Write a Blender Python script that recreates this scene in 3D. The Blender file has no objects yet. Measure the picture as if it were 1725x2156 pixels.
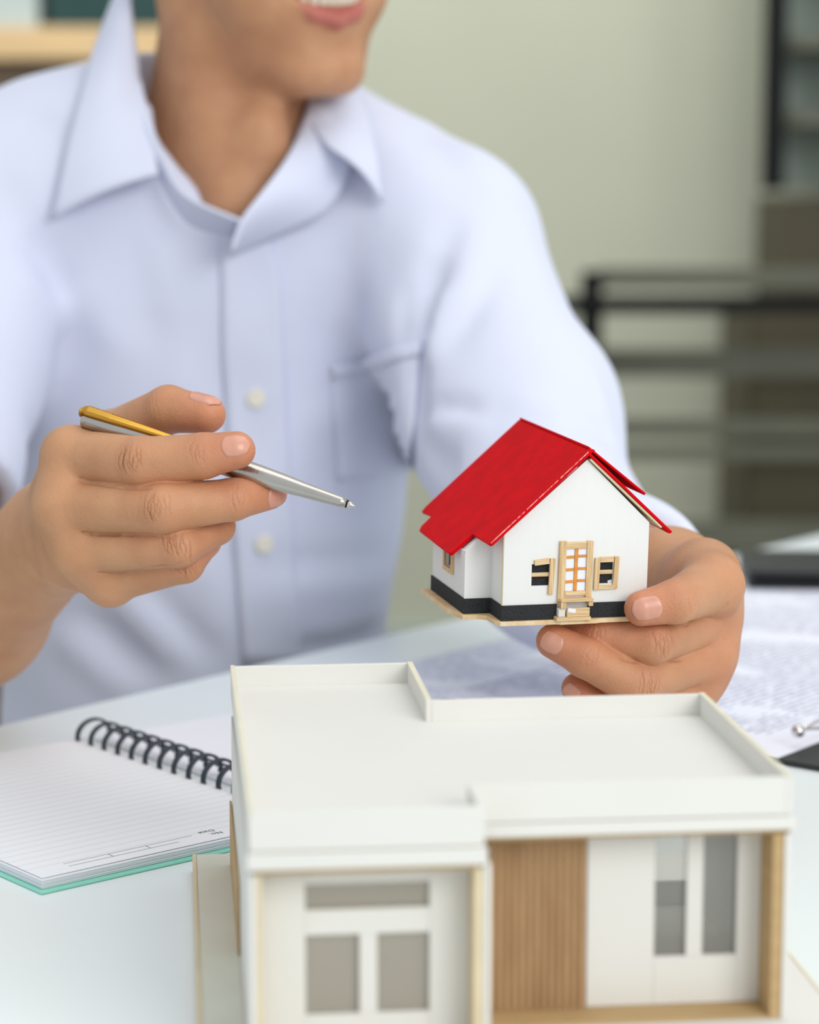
import bpy, bmesh, math, random
import numpy as np
from mathutils import Vector, Matrix

random.seed(4)
SC = bpy.context.scene
COL = SC.collection
R = math.radians

# ------------------------------------------------------------------ camera, world, lights, exposure
FPX, CX, CY, PITCH, CAMZ = 4800.0, 862.5, 1078.0, R(8.0), 1.032
cam_data = bpy.data.cameras.new('camera')
cam = bpy.data.objects.new('camera', cam_data)
COL.objects.link(cam)
cam.location = (0, 0, CAMZ)
cam.rotation_euler = (R(90) - PITCH, 0, 0)
cam_data.sensor_fit = 'VERTICAL'
cam_data.sensor_height = 24.0
cam_data.sensor_width = 24.0 * 1725 / 2156
cam_data.lens = FPX / 2156 * 24.0
cam_data.clip_start = 0.02
cam_data.dof.use_dof = True
cam_data.dof.focus_distance = 1.005
cam_data.dof.aperture_fstop = 3.9
SC.camera = cam

world = bpy.data.worlds.new('world')
SC.world = world
world.use_nodes = True
world.node_tree.nodes['Background'].inputs[0].default_value = (0.93, 0.97, 1.0, 1)
world.node_tree.nodes['Background'].inputs[1].default_value = 0.79


def area_light(name, loc, target, size, power, color):
    l = bpy.data.lights.new(name, 'AREA')
    l.shape = 'RECTANGLE'
    l.size, l.size_y = size
    l.energy = power
    l.color = color
    o = bpy.data.objects.new(name, l)
    COL.objects.link(o)
    o.location = loc
    o.rotation_euler = (Vector(target) - Vector(loc)).to_track_quat('-Z', 'Y').to_euler()
    return o


area_light('window_light', (1.3, -0.9, 1.95), (0, 1.1, 0.9), (1.4, 1.2), 32, (1.0, 0.985, 0.96))
area_light('ceiling_panel_light', (0.5, 0.9, 2.9), (0.0, 1.1, 0.8), (1.6, 1.6), 13, (1.0, 0.98, 0.95))
area_light('back_wall_fill_light', (0.0, 2.9, 2.8), (0.1, 4.8, 0.9), (2.2, 1.0), 36, (1.0, 0.98, 0.92))  # unseen lamp added to brighten the back wall and its furniture

SC.view_settings.view_transform = 'Standard'
SC.view_settings.look = 'None'
SC.view_settings.gamma = 1.0
SC.view_settings.exposure = 0.0
SC.view_settings.use_curve_mapping = False
SC.cycles.use_denoising = True
SC.cycles.max_bounces = 8

# ------------------------------------------------------------------ placing points of the figure by line of sight and distance
_F = np.array([0, math.cos(PITCH), -math.sin(PITCH)])
_U = np.array([0, math.sin(PITCH), math.cos(PITCH)])
_R = np.array([1.0, 0, 0])
_C = np.array([0, 0, CAMZ])


def ray(px, py):
    return _F + _R * (px - CX) / FPX - _U * (py - CY) / FPX


def J(px, py, d):
    """world point at distance d (metres along the view axis) on the sight line px, py"""
    return _C + ray(px, py) * d


# ------------------------------------------------------------------ materials
def srgb(*c):
    return tuple(((x / 255) / 12.92 if x / 255 <= 0.04045 else ((x / 255 + 0.055) / 1.055) ** 2.4) for x in c) + (1,)


def mat(name, color, rough=0.6, var=0.04, scale=30, metal=0.0, bump=0.0, bscale=200, spec=0.5, stretch=None, color2=None,
        coat=0.0, sss=0.0, trans=0.0, sheen=0.0):
    m = bpy.data.materials.new(name)
    m.use_nodes = True
    nt = m.node_tree
    b = nt.nodes['Principled BSDF']
    tc = nt.nodes.new('ShaderNodeTexCoord')
    mp = nt.nodes.new('ShaderNodeMapping')
    nt.links.new(tc.outputs['Object'], mp.inputs[0])
    if stretch:
        mp.inputs['Scale'].default_value = stretch
    n = nt.nodes.new('ShaderNodeTexNoise')
    n.inputs['Scale'].default_value = scale
    n.inputs['Detail'].default_value = 5
    nt.links.new(mp.outputs[0], n.inputs[0])
    rp = nt.nodes.new('ShaderNodeValToRGB')
    c1 = color2 if color2 else tuple(x * (1 - var * 2) for x in color[:3]) + (1,)
    rp.color_ramp.elements[0].position = 0.35
    rp.color_ramp.elements[1].position = 0.65
    rp.color_ramp.elements[0].color = c1
    rp.color_ramp.elements[1].color = color
    nt.links.new(n.outputs[0], rp.inputs[0])
    nt.links.new(rp.outputs[0], b.inputs['Base Color'])
    b.inputs['Roughness'].default_value = rough
    b.inputs['Metallic'].default_value = metal
    b.inputs['Specular IOR Level'].default_value = spec
    b.inputs['Coat Weight'].default_value = coat
    if sheen:
        b.inputs['Sheen Weight'].default_value = sheen
    if trans:
        b.inputs['Transmission Weight'].default_value = trans
    if sss:
        b.inputs['Subsurface Weight'].default_value = sss
        b.inputs['Subsurface Radius'].default_value = (0.004, 0.0016, 0.0009)
        b.inputs['Subsurface Scale'].default_value = 1.0
    if bump:
        n2 = nt.nodes.new('ShaderNodeTexNoise')
        n2.inputs['Scale'].default_value = bscale
        n2.inputs['Detail'].default_value = 4
        nt.links.new(mp.outputs[0], n2.inputs[0])
        bp = nt.nodes.new('ShaderNodeBump')
        bp.inputs['Strength'].default_value = bump
        bp.inputs['Distance'].default_value = 0.0006
        nt.links.new(n2.outputs[0], bp.inputs['Height'])
        nt.links.new(bp.outputs[0], b.inputs['Normal'])
    return m


def skin_material():
    """skin: base tone with per-vertex tints (redder tips, lips, stubble, painted crease and neck shade) and fine pore relief"""
    m = bpy.data.materials.new('skin')
    m.use_nodes = True
    nt = m.node_tree
    b = nt.nodes['Principled BSDF']
    tc = nt.nodes.new('ShaderNodeTexCoord')
    n = nt.nodes.new('ShaderNodeTexNoise')
    n.inputs['Scale'].default_value = 55
    n.inputs['Detail'].default_value = 6
    nt.links.new(tc.outputs['Object'], n.inputs[0])
    rp = nt.nodes.new('ShaderNodeValToRGB')
    rp.color_ramp.elements[0].position = 0.3
    rp.color_ramp.elements[1].position = 0.7
    rp.color_ramp.elements[0].color = (0.86, 0.80, 0.78, 1)
    rp.color_ramp.elements[1].color = (1.0, 1.0, 1.0, 1)
    nt.links.new(n.outputs[0], rp.inputs[0])
    at = nt.nodes.new('ShaderNodeAttribute')
    at.attribute_name = 'tint'
    mx = nt.nodes.new('ShaderNodeMix')
    mx.data_type = 'RGBA'
    mx.blend_type = 'MULTIPLY'
    mx.inputs[0].default_value = 1.0
    nt.links.new(at.outputs['Color'], mx.inputs[6])
    nt.links.new(rp.outputs[0], mx.inputs[7])
    nt.links.new(mx.outputs[2], b.inputs['Base Color'])
    b.inputs['Roughness'].default_value = 0.48
    b.inputs['Specular IOR Level'].default_value = 0.35
    b.inputs['Subsurface Weight'].default_value = 0.07
    b.inputs['Subsurface Radius'].default_value = (0.0045, 0.0016, 0.0009)
    b.inputs['Subsurface Scale'].default_value = 1.0
    v = nt.nodes.new('ShaderNodeTexVoronoi')
    v.inputs['Scale'].default_value = 1300
    nt.links.new(tc.outputs['Object'], v.inputs[0])
    n2 = nt.nodes.new('ShaderNodeTexNoise')
    n2.inputs['Scale'].default_value = 420
    n2.inputs['Detail'].default_value = 5
    nt.links.new(tc.outputs['Object'], n2.inputs[0])
    ad = nt.nodes.new('ShaderNodeMath')
    ad.operation = 'ADD'
    nt.links.new(v.outputs['Distance'], ad.inputs[0])
    nt.links.new(n2.outputs[0], ad.inputs[1])
    bp = nt.nodes.new('ShaderNodeBump')
    bp.inputs['Strength'].default_value = 0.36
    bp.inputs['Distance'].default_value = 0.0004
    nt.links.new(ad.outputs[0], bp.inputs['Height'])
    nt.links.new(bp.outputs[0], b.inputs['Normal'])
    return m


M = {}
M['wall'] = mat('wall_paint', srgb(200, 203, 184), 0.9, 0.02, 3, bump=0.1)
M['floor'] = mat('floor_vinyl', srgb(120, 118, 105), 0.6, 0.06, 4)
M['table'] = mat('table_laminate', srgb(232, 240, 241), 0.32, 0.01, 8, spec=0.45)
M['table_leg'] = mat('table_steel', srgb(150, 152, 155), 0.4, metal=0.6)
M['paper'] = mat('paper', srgb(236, 238, 245), 0.85, 0.01, 20)
M['black'] = mat('black_plastic', srgb(30, 32, 36), 0.45, 0.05, 60)
M['navy'] = mat('navy_trouser_cloth', srgb(28, 32, 50), 0.9, 0.08, 120)
M['steel'] = mat('brushed_steel', srgb(190, 186, 180), 0.28, 0.06, 40, metal=1.0, bump=0.12, bscale=900, stretch=(1, 0.05, 0.05))
M['gold'] = mat('gold', srgb(204, 156, 66), 0.2, 0.05, 60, metal=1.0)
M['dark'] = mat('dark_gap', srgb(20, 18, 16), 0.8)
M['wire'] = mat('coated_wire', srgb(46, 58, 70), 0.4, 0.1, 100)
M['green_cover'] = mat('green_plastic_cover', srgb(142, 222, 200), 0.3, 0.03, 30, spec=0.6)
M['cream'] = mat('cream_board_edge', srgb(224, 219, 196), 0.8, 0.04, 60)
M['slat_gap'] = mat('shadowed_backing_wood', srgb(134, 98, 62), 0.8, 0.05, 40)  # darker than the slats: the shade of the gaps put into the colour
M['card'] = mat('model_board', srgb(221, 220, 214), 0.7, 0.012, 18, bump=0.05)
M['card_edge'] = mat('board_cut_edge', srgb(222, 206, 172), 0.8, 0.05, 60)
M['card_tan'] = mat('tan_board', srgb(188, 158, 112), 0.8, 0.05, 40, stretch=(1, 1, 8))
M['slat'] = mat('slat_wood', srgb(194, 158, 116), 0.75, 0.07, 25, stretch=(6, 6, 1), color2=srgb(176, 138, 98))
M['wing'] = mat('grey_and_shaded_board', srgb(212, 212, 198), 0.75, 0.03, 40)  # greyed for the shaded side of the base plate; also the partition
M['red'] = mat('red_paint', srgb(212, 6, 18), 0.6, 0.05, 1.2, bump=0.35, bscale=9, spec=0.05, color2=srgb(196, 8, 18))
M['red_edge'] = mat('chipped_red_edge', srgb(240, 190, 180), 0.6, 0.1, 6, color2=srgb(205, 18, 28))
M['house_white'] = mat('house_white_paint', srgb(229, 230, 228), 0.6, 0.006, 2.5, bump=0.12, bscale=7, stretch=(1.5, 1.5, 0.12))
M['band'] = mat('black_sandpaper', srgb(46, 49, 53), 0.85, 0.3, 14, bump=0.9, bscale=22)
M['balsa'] = mat('balsa', srgb(232, 208, 170), 0.75, 0.06, 1.2, bump=0.6, bscale=6, color2=srgb(218, 182, 132), stretch=(1, 1, 1))
M['balsa_v'] = mat('balsa_upright', srgb(232, 205, 160), 0.75, 0.06, 4, bump=0.9, bscale=9, color2=srgb(206, 168, 116), stretch=(2.5, 2.5, 0.12))
M['balsa_h'] = mat('balsa_level', srgb(234, 210, 168), 0.75, 0.06, 4, bump=0.9, bscale=9, color2=srgb(210, 172, 120), stretch=(0.12, 2.5, 2.5))
M['orange'] = mat('orange_strip', srgb(222, 148, 62), 0.6, 0.08, 3)
M['pane_white'] = mat('white_pane', srgb(232, 238, 250), 0.3, 0.01, 60)
M['shirt'] = mat('shirt_cotton', srgb(212, 217, 236), 0.85, 0.012, 12, bump=0.12, bscale=900, sheen=0.15)
M['button'] = mat('shirt_button', srgb(235, 230, 215), 0.3)
M['nail'] = mat('fingernail', srgb(212, 152, 130), 0.26, 0.03, 300, sss=0.1)
M['tooth'] = mat('tooth', srgb(225, 215, 195), 0.25)
M['hair'] = mat('hair', srgb(25, 20, 18), 0.5, 0.2, 200)
M['shoe'] = mat('shoe_leather', srgb(25, 22, 20), 0.35)
M['metal_black'] = mat('black_powder_coat', srgb(15, 17, 19), 0.7, 0.05, 40, spec=0.2)
M['grey_slat'] = mat('grey_green_slat', srgb(96, 98, 84), 0.6, 0.06, 10)
M['olive'] = mat('olive_brown_panel', srgb(84, 78, 58), 0.6, 0.05, 5)
M['green_grey'] = mat('green_grey_board', srgb(136, 148, 138), 0.6, 0.05, 5)
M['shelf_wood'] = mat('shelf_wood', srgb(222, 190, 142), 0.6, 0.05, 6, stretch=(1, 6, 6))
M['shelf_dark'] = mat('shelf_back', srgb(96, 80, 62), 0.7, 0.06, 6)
M['binder_green'] = mat('dark_green_binder', srgb(18, 62, 62), 0.5)
M['box_white'] = mat('pale_box', srgb(186, 200, 198), 0.6)
M['chrome'] = mat('chrome', srgb(215, 210, 208), 0.12, metal=1.0)
def pane_material(name, film, col):
    m = bpy.data.materials.new(name)
    m.use_nodes = True
    nt = m.node_tree
    out = nt.nodes['Material Output']
    tr = nt.nodes.new('ShaderNodeBsdfTransparent')
    tr.inputs[0].default_value = (0.90, 0.93, 0.91, 1)
    gl = nt.nodes.new('ShaderNodeBsdfGlossy')
    gl.inputs['Roughness'].default_value = 0.08
    fr = nt.nodes.new('ShaderNodeFresnel')
    mx = nt.nodes.new('ShaderNodeMixShader')
    nt.links.new(fr.outputs[0], mx.inputs[0])
    df = nt.nodes.new('ShaderNodeBsdfDiffuse')
    df.inputs[0].default_value = col
    m2 = nt.nodes.new('ShaderNodeMixShader')
    m2.inputs[0].default_value = film
    nt.links.new(tr.outputs[0], m2.inputs[1])
    nt.links.new(df.outputs[0], m2.inputs[2])
    nt.links.new(m2.outputs[0], mx.inputs[1])
    nt.links.new(gl.outputs[0], mx.inputs[2])
    nt.links.new(mx.outputs[0], out.inputs[0])
    return m


M['clear'] = pane_material('clear_plastic', 0.22, srgb(190, 185, 178))
M['film'] = pane_material('grey_film', 0.6, srgb(190, 182, 168))
SKIN = skin_material()


def line_paper(name, base, ink, period, width, vertical_limits=None, dash=0.0, amount=0.6):
    """paper printed with evenly spaced lines along local y (object coordinates, metres)"""
    m = bpy.data.materials.new(name)
    m.use_nodes = True
    nt = m.node_tree
    b = nt.nodes['Principled BSDF']
    b.inputs['Roughness'].default_value = 0.8
    tc = nt.nodes.new('ShaderNodeTexCoord')
    sp = nt.nodes.new('ShaderNodeSeparateXYZ')
    nt.links.new(tc.outputs['Object'], sp.inputs[0])

    def math_node(op, a, bb=None):
        n = nt.nodes.new('ShaderNodeMath')
        n.operation = op
        for i, q in enumerate((a, bb)):
            if q is None:
                continue
            if isinstance(q, (int, float)):
                n.inputs[i].default_value = q
            else:
                nt.links.new(q, n.inputs[i])
        return n.outputs[0]
    y = math_node('DIVIDE', sp.outputs['Y'], period)
    fr = math_node('FRACT', y)
    ln = math_node('LESS_THAN', fr, width)
    if vertical_limits:
        a, c = vertical_limits
        ln = math_node('MULTIPLY', ln, math_node('GREATER_THAN', sp.outputs['Y'], a))
        ln = math_node('MULTIPLY', ln, math_node('LESS_THAN', sp.outputs['Y'], c))
    if dash:
        no = nt.nodes.new('ShaderNodeTexNoise')
        mp = nt.nodes.new('ShaderNodeMapping')
        mp.inputs['Scale'].default_value = (1, 0.35, 1)
        nt.links.new(tc.outputs['Object'], mp.inputs[0])
        nt.links.new(mp.outputs[0], no.inputs[0])
        no.inputs['Scale'].default_value = dash
        no.inputs['Detail'].default_value = 1
        ln = math_node('MULTIPLY', ln, math_node('GREATER_THAN', no.outputs[0], 0.44))
        n3 = nt.nodes.new('ShaderNodeTexNoise')
        n3.inputs['Scale'].default_value = 26
        nt.links.new(mp.outputs[0], n3.inputs[0])
        ln = math_node('MULTIPLY', ln, math_node('GREATER_THAN', n3.outputs[0], 0.43))
    ln = math_node('MULTIPLY', ln, amount)
    mx = nt.nodes.new('ShaderNodeMix')
    mx.data_type = 'RGBA'
    mx.inputs[6].default_value = base
    mx.inputs[7].default_value = ink
    nt.links.new(ln, mx.inputs[0])
    nt.links.new(mx.outputs[2], b.inputs['Base Color'])
    return m


# ------------------------------------------------------------------ object helpers
def link(name, bm_or_mesh, m, parent=None, smooth=False, recalc=True):
    if isinstance(bm_or_mesh, bmesh.types.BMesh):
        me = bpy.data.meshes.new(name)
        if recalc:
            bmesh.ops.recalc_face_normals(bm_or_mesh, faces=bm_or_mesh.faces)
        bm_or_mesh.to_mesh(me)
        bm_or_mesh.free()
    else:
        me = bm_or_mesh
    if smooth:
        me.polygons.foreach_set('use_smooth', [True] * len(me.polygons))
    o = bpy.data.objects.new(name, me)
    COL.objects.link(o)
    if m:
        me.materials.append(m)
    if parent:
        o.parent = parent
    return o


def tag(o, label=None, cat=None, group=None, kind=None):
    if label:
        o['label'] = label
    if cat:
        o['category'] = cat
    if group:
        o['group'] = group
    if kind:
        o['kind'] = kind
    return o


def empty(name, loc=(0, 0, 0), rz=0.0, label=None, cat=None, group=None):
    o = bpy.data.objects.new(name, None)
    o.empty_display_size = 0.02
    COL.objects.link(o)
    o.location = loc
    o.rotation_euler = (0, 0, rz)
    return tag(o, label, cat, group)


def add_box(bm, lo, hi, mtx=None, bevel=0.0):
    r = bmesh.ops.create_cube(bm, size=1.0)
    c = [(a + b) / 2 for a, b in zip(lo, hi)]
    s = [abs(b - a) for a, b in zip(lo, hi)]
    for v in r['verts']:
        v.co = Vector((v.co.x * s[0] + c[0], v.co.y * s[1] + c[1], v.co.z * s[2] + c[2]))
    if bevel:
        es = list({e for v in r['verts'] for e in v.link_edges})
        g = bmesh.ops.bevel(bm, geom=es, offset=min(bevel, min(s) * 0.45), segments=2, affect='EDGES', profile=0.6)
        vs = g['verts']
        vs = list({v for f in g['faces'] for v in f.verts} | {v for v in r['verts'] if v.is_valid})
    else:
        vs = r['verts']
    if mtx is not None:
        for v in vs:
            v.co = mtx @ v.co
    return vs


def box(name, lo, hi, m, parent=None, bevel=0.0, mtx=None):
    bm = bmesh.new()
    add_box(bm, lo, hi, mtx, bevel)
    return link(name, bm, m, parent)


def prism(name, pts, z0, z1, m, parent=None, bevel=0.0, axis='z'):
    """extrude the polygon pts (u, v); axis z: (u, v, z); axis y: (u, z, v)"""
    bm = bmesh.new()
    f = (lambda p, h: (p[0], p[1], h)) if axis == 'z' else (lambda p, h: (p[0], h, p[1]))
    a = [bm.verts.new(f(p, z0)) for p in pts]
    b = [bm.verts.new(f(p, z1)) for p in pts]
    bm.faces.new(a)
    bm.faces.new(b[::-1])
    n = len(pts)
    for i in range(n):
        bm.faces.new((a[i], a[(i + 1) % n], b[(i + 1) % n], b[i]))
    bmesh.ops.recalc_face_normals(bm, faces=bm.faces)
    if bevel:
        bmesh.ops.bevel(bm, geom=list(bm.edges), offset=bevel, segments=2, affect='EDGES', profile=0.6)
    return link(name, bm, m, parent)


def tube(name, pts, radii, m, parent=None, seg=16, cap=True, smooth=True, bm=None):
    """swept tube through pts"""
    own = bm is None
    bm = bm or bmesh.new()
    pts = [Vector(p) for p in pts]
    if not hasattr(radii, '__len__'):
        radii = [radii] * len(pts)
    rings = []
    prev = None
    for i, p in enumerate(pts):
        t = (pts[min(i + 1, len(pts) - 1)] - pts[max(i - 1, 0)]).normalized()
        if prev is None:
            n = t.orthogonal().normalized()
        else:
            n = (prev - t * prev.dot(t)).normalized()
        prev = n
        b = t.cross(n)
        rings.append([bm.verts.new(p + (n * math.cos(2 * math.pi * k / seg) + b * math.sin(2 * math.pi * k / seg)) * radii[i]) for k in range(seg)])
    for i in range(len(rings) - 1):
        for k in range(seg):
            bm.faces.new((rings[i][k], rings[i][(k + 1) % seg], rings[i + 1][(k + 1) % seg], rings[i + 1][k]))
    if cap:
        bm.faces.new(rings[0][::-1])
        bm.faces.new(rings[-1])
    if own:
        o = link(name, bm, m, parent, smooth)
        return o


# ------------------------------------------------------------------ implicit surfaces for the figure
def smin(a, b, k):
    h = np.maximum(k - np.abs(a - b), 0) / k
    return np.minimum(a, b) - h * h * k * 0.25


def smax(a, b, k):
    return -smin(-a, -b, k)


def cap(P, a, b, ra, rb):
    a = np.asarray(a, float)
    b = np.asarray(b, float)
    ba = b - a
    pa = P - a
    h = np.clip(pa @ ba / (ba @ ba), 0, 1)
    d = pa - h[:, None] * ba
    return np.sqrt(np.einsum('ij,ij->i', d, d)) - (ra + (rb - ra) * h)


def ell(P, c, r, ax=None):
    q = P - np.asarray(c, float)
    if ax is not None:
        q = q @ np.asarray(ax).T
    r = np.asarray(r, float)
    k0 = np.linalg.norm(q / r, axis=1)
    k1 = np.linalg.norm(q / (r * r), axis=1) + 1e-9
    return k0 * (k0 - 1) / k1


def flatcap(P, a, b, ra, rb, n, s):
    a = np.asarray(a, float)
    n = np.asarray(n, float)
    k = 1 / s - 1
    Q = P + np.outer((P - a) @ n, n) * k
    b2 = np.asarray(b) + n * ((np.asarray(b) - a) @ n) * k
    return cap(Q, a, b2, ra, rb) * (s + 1) * 0.5


def chain(P, pts, rs, k=0.002):
    d = None
    for i in range(len(pts) - 1):
        c = cap(P, pts[i], pts[i + 1], rs[i], rs[i + 1])
        d = c if d is None else smin(d, c, k)
    return d


def surface_net(fn, lo, hi, h, slack=1.6):
    """mesh the zero set of fn inside the box lo..hi at cell size h, evaluating only near the surface"""
    lo = np.asarray(lo, float)
    nb = np.maximum(np.ceil((np.asarray(hi) - lo) / (8 * h)).astype(int), 1)
    n = nb * 8
    g = np.stack(np.meshgrid(*[np.arange(k) for k in nb], indexing='ij'), -1).reshape(-1, 3)
    cen = lo + (g * 8 + 3.5) * h
    fc = fn(cen)
    near = np.abs(fc) < 8 * h * 0.866 * slack + 0.002
    D = np.repeat(np.repeat(np.repeat(fc.reshape(nb).astype(np.float32), 8, 0), 8, 1), 8, 2)
    off = np.stack(np.meshgrid(*[np.arange(8)] * 3, indexing='ij'), -1).reshape(-1, 3)
    gn = g[near]
    D8 = D.reshape(nb[0], 8, nb[1], 8, nb[2], 8)
    for i in range(0, len(gn), 400):
        gg = gn[i:i + 400]
        P = lo + ((gg * 8)[:, None, :] + off[None]) * h
        v = fn(P.reshape(-1, 3)).reshape(len(gg), 8, 8, 8)
        D8[gg[:, 0], :, gg[:, 1], :, gg[:, 2], :] = v
    D = D8.reshape(n)
    S = D < 0
    cnt = np.zeros(tuple(n - 1), np.int8)
    for a in (0, 1):
        for b in (0, 1):
            for c in (0, 1):
                cnt += S[a:n[0] - 1 + a, b:n[1] - 1 + b, c:n[2] - 1 + c]
    cells = np.argwhere((cnt > 0) & (cnt < 8))
    idx = np.full(tuple(n - 1), -1, np.int32)
    idx[cells[:, 0], cells[:, 1], cells[:, 2]] = np.arange(len(cells))
    acc = np.zeros((len(cells), 3))
    w = np.zeros(len(cells))
    cor = [(a, b, c) for a in (0, 1) for b in (0, 1) for c in (0, 1)]
    val = {k: D[cells[:, 0] + k[0], cells[:, 1] + k[1], cells[:, 2] + k[2]] for k in cor}
    for k in cor:
        for ax in range(3):
            if k[ax] == 0:
                k2 = tuple(1 if i == ax else k[i] for i in range(3))
                va, vb = val[k], val[k2]
                x = (va < 0) != (vb < 0)
                t = va / np.where(x, va - vb, 1)
                p = np.array(k, float)[None] + t[:, None] * np.eye(3)[ax][None]
                acc += np.where(x[:, None], p, 0)
                w += x
    V = lo + (cells + acc / w[:, None]) * h
    quads = []
    for ax in range(3):
        o1, o2 = [(1, 2), (2, 0), (0, 1)][ax]
        sl0 = [slice(None)] * 3
        sl1 = [slice(None)] * 3
        sl0[ax] = slice(0, n[ax] - 1)
        sl1[ax] = slice(1, n[ax])
        ch = S[tuple(sl0)] != S[tuple(sl1)]
        e = np.argwhere(ch)
        ok = (e[:, o1] > 0) & (e[:, o2] > 0) & (e[:, o1] < n[o1] - 1) & (e[:, o2] < n[o2] - 1) & (e[:, ax] < n[ax] - 1)
        e = e[ok]
        u1 = np.eye(3, dtype=int)[o1]
        u2 = np.eye(3, dtype=int)[o2]
        q = np.stack([idx[tuple((e - a).T)] for a in (u1 * 0, u1, u1 + u2, u2)], 1)
        inside = S[tuple(e.T)]
        q[~inside] = q[~inside][:, ::-1]
        quads.append(q[:, ::-1] if True else q)
    Q = np.concatenate(quads)
    Q = Q[(Q >= 0).all(1)]
    Q = Q[:, ::-1]
    return V, Q


def grad(fn, P, e=0.0006):
    g = np.stack([fn(P + np.eye(3)[i] * e) - fn(P - np.eye(3)[i] * e) for i in range(3)], 1)
    return g / (np.linalg.norm(g, axis=1, keepdims=True) + 1e-12)


def mesh_from(name, V, Q):
    me = bpy.data.meshes.new(name)
    me.vertices.add(len(V))
    me.vertices.foreach_set('co', V.astype(np.float32).ravel())
    me.loops.add(len(Q) * 4)
    me.loops.foreach_set('vertex_index', Q.astype(np.int32).ravel())
    me.polygons.add(len(Q))
    me.polygons.foreach_set('loop_start', (np.arange(len(Q)) * 4).astype(np.int32))
    me.update(calc_edges=True)
    me.validate()
    return me


def set_tint(me, rgb):
    a = me.color_attributes.new('tint', 'FLOAT_COLOR', 'POINT')
    a.data.foreach_set('color', np.c_[rgb, np.ones(len(rgb))].astype(np.float32).ravel())


def trace(fn, pxy, d0, d1):
    """march the sight lines pxy onto the surface of fn"""
    pxy = np.asarray(pxy, float)
    dirs = _F[None] + np.outer((pxy[:, 0] - CX) / FPX, _R) - np.outer((pxy[:, 1] - CY) / FPX, _U)
    t = np.full(len(pxy), d0)
    for _ in range(160):
        v = fn(_C + dirs * t[:, None])
        t = np.minimum(t + v * 0.6, d1)
    return _C + dirs * t[:, None], t


#==SETTING==
# ------------------------------------------------------------------ the setting
tag(box('floor', (-4, -1.5, -0.05), (4, 5.0, 0.0), M['floor']), kind='structure')
tag(box('wall_back', (-4, 4.85, 0), (4, 4.95, 3.0), M['wall']), kind='structure')
tag(box('baseboard_back', (-4, 4.82, 0.0), (4, 4.849, 0.1), M['box_white']), kind='structure')

# ------------------------------------------------------------------ desk
E0 = Vector((-0.2268, 1.2333, 0))
ANG = R(50.66)
desk = empty('desk', E0 + Vector((0, 0, 0.0)), ANG, 'large white laminate desk everything rests on', 'desk')
bm = bmesh.new()
add_box(bm, (-0.55, -1.25, 0.71), (1.5, 0.0, 0.74), bevel=0.003)
link('desk_top', bm, M['table'], desk)
for x in (-0.48, 1.43):
    for y in (-1.18, -0.07):
        box('leg', (x - 0.025, y - 0.025, 0), (x + 0.025, y + 0.025, 0.71), M['table_leg'], desk, 0.003)

# ------------------------------------------------------------------ background furniture
rack = empty('slatted_rack', (0, 4.2, 0), 0, 'black metal rack with a post and level grey slats before the back wall', 'rack')
box('post', (0.315, -0.018, 0), (0.353, 0.015, 0.888), M['metal_black'], rack, 0.002)
box('post', (1.38, -0.015, 0), (1.41, 0.015, 0.884), M['metal_black'], rack, 0.002)
box('rail', (0.18, -0.055, 0.812), (1.6, -0.0185, 0.844), M['metal_black'], rack, 0.002)
for z0, z1 in ((0.855, 0.893), (0.690, 0.742), (0.578, 0.612), (0.535, 0.562), (0.36, 0.42), (0.2, 0.26)):
    box('slat', (0.352, 0.03, z0), (1.38, 0.05, z1), M['grey_slat'], rack, 0.003)
for x in (0.98, 1.34):
    box('slat_batten', (x - 0.012, 0.051, 0.0), (x + 0.012, 0.07, 0.89), M['metal_black'], rack, 0.002)

cab = empty('low_cabinet', (0.655, 4.42, 0), 0, 'olive brown cabinet standing behind the slatted rack at the right', 'cabinet')
box('carcass', (0, 0.0, 0), (0.95, 0.38, 0.80), M['olive'], cab, 0.004)
box('hutch', (0.07, 0.02, 0.801), (0.95, 0.38, 1.02), M['olive'], cab, 0.004)
for i in range(2):
    d_ = box('door', (0.01 + i * 0.47, -0.018, 0.05), (0.47 + i * 0.47, -0.001, 0.785), M['olive'], cab, 0.003)

up = empty('wall_shelf', (0, 4.25, 0), 0, 'black upright with grey cross shelves at the upper right of the wall', 'shelf')
box('upright', (0.650, -0.015, 1.035), (0.690, 0.015, 2.0), M['metal_black'], up, 0.002)
for z in (1.165, 1.305, 1.48, 1.66):
    box('shelf_board', (0.71, 0.016, z - 0.013), (1.5, 0.25, z + 0.013), M['grey_slat'], up, 0.002)
box('back_panel', (0.70, 0.27, 1.04), (1.5, 0.30, 2.0), M['green_grey'], up, 0.002)
box('bracket', (0.655, 0.016, 1.9), (0.685, 0.59, 1.93), M['metal_black'], up)

sh = empty('bookcase', (-0.9, 4.2, 0), 0, 'pale wooden bookcase top with a dark brown front behind his shoulder', 'bookcase')
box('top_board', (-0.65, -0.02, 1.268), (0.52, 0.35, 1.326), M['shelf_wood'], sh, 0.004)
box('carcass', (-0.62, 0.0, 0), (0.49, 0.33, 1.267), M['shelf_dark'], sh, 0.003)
g_ = empty('binder', (-0.655, 4.2, 1.327), 0, 'dark green binder lying on the pale bookcase', 'binder')
box('cover', (0, 0.02, 0), (0.25, 0.3, 0.11), M['binder_green'], g_, 0.004)
box('spine_label', (0.05, 0.017, 0.03), (0.2, 0.0199, 0.075), M['binder_green'], g_)
w_ = empty('storage_box', (-0.98, 4.2, 1.327), 0, 'pale grey box beside the green binder on the bookcase', 'box')
box('box_body', (0, 0.02, 0), (0.305, 0.3, 0.13), M['box_white'], w_, 0.004)
box('lid', (-0.004, 0.016, 0.1305), (0.309, 0.304, 0.15), M['box_white'], w_, 0.003)

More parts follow.
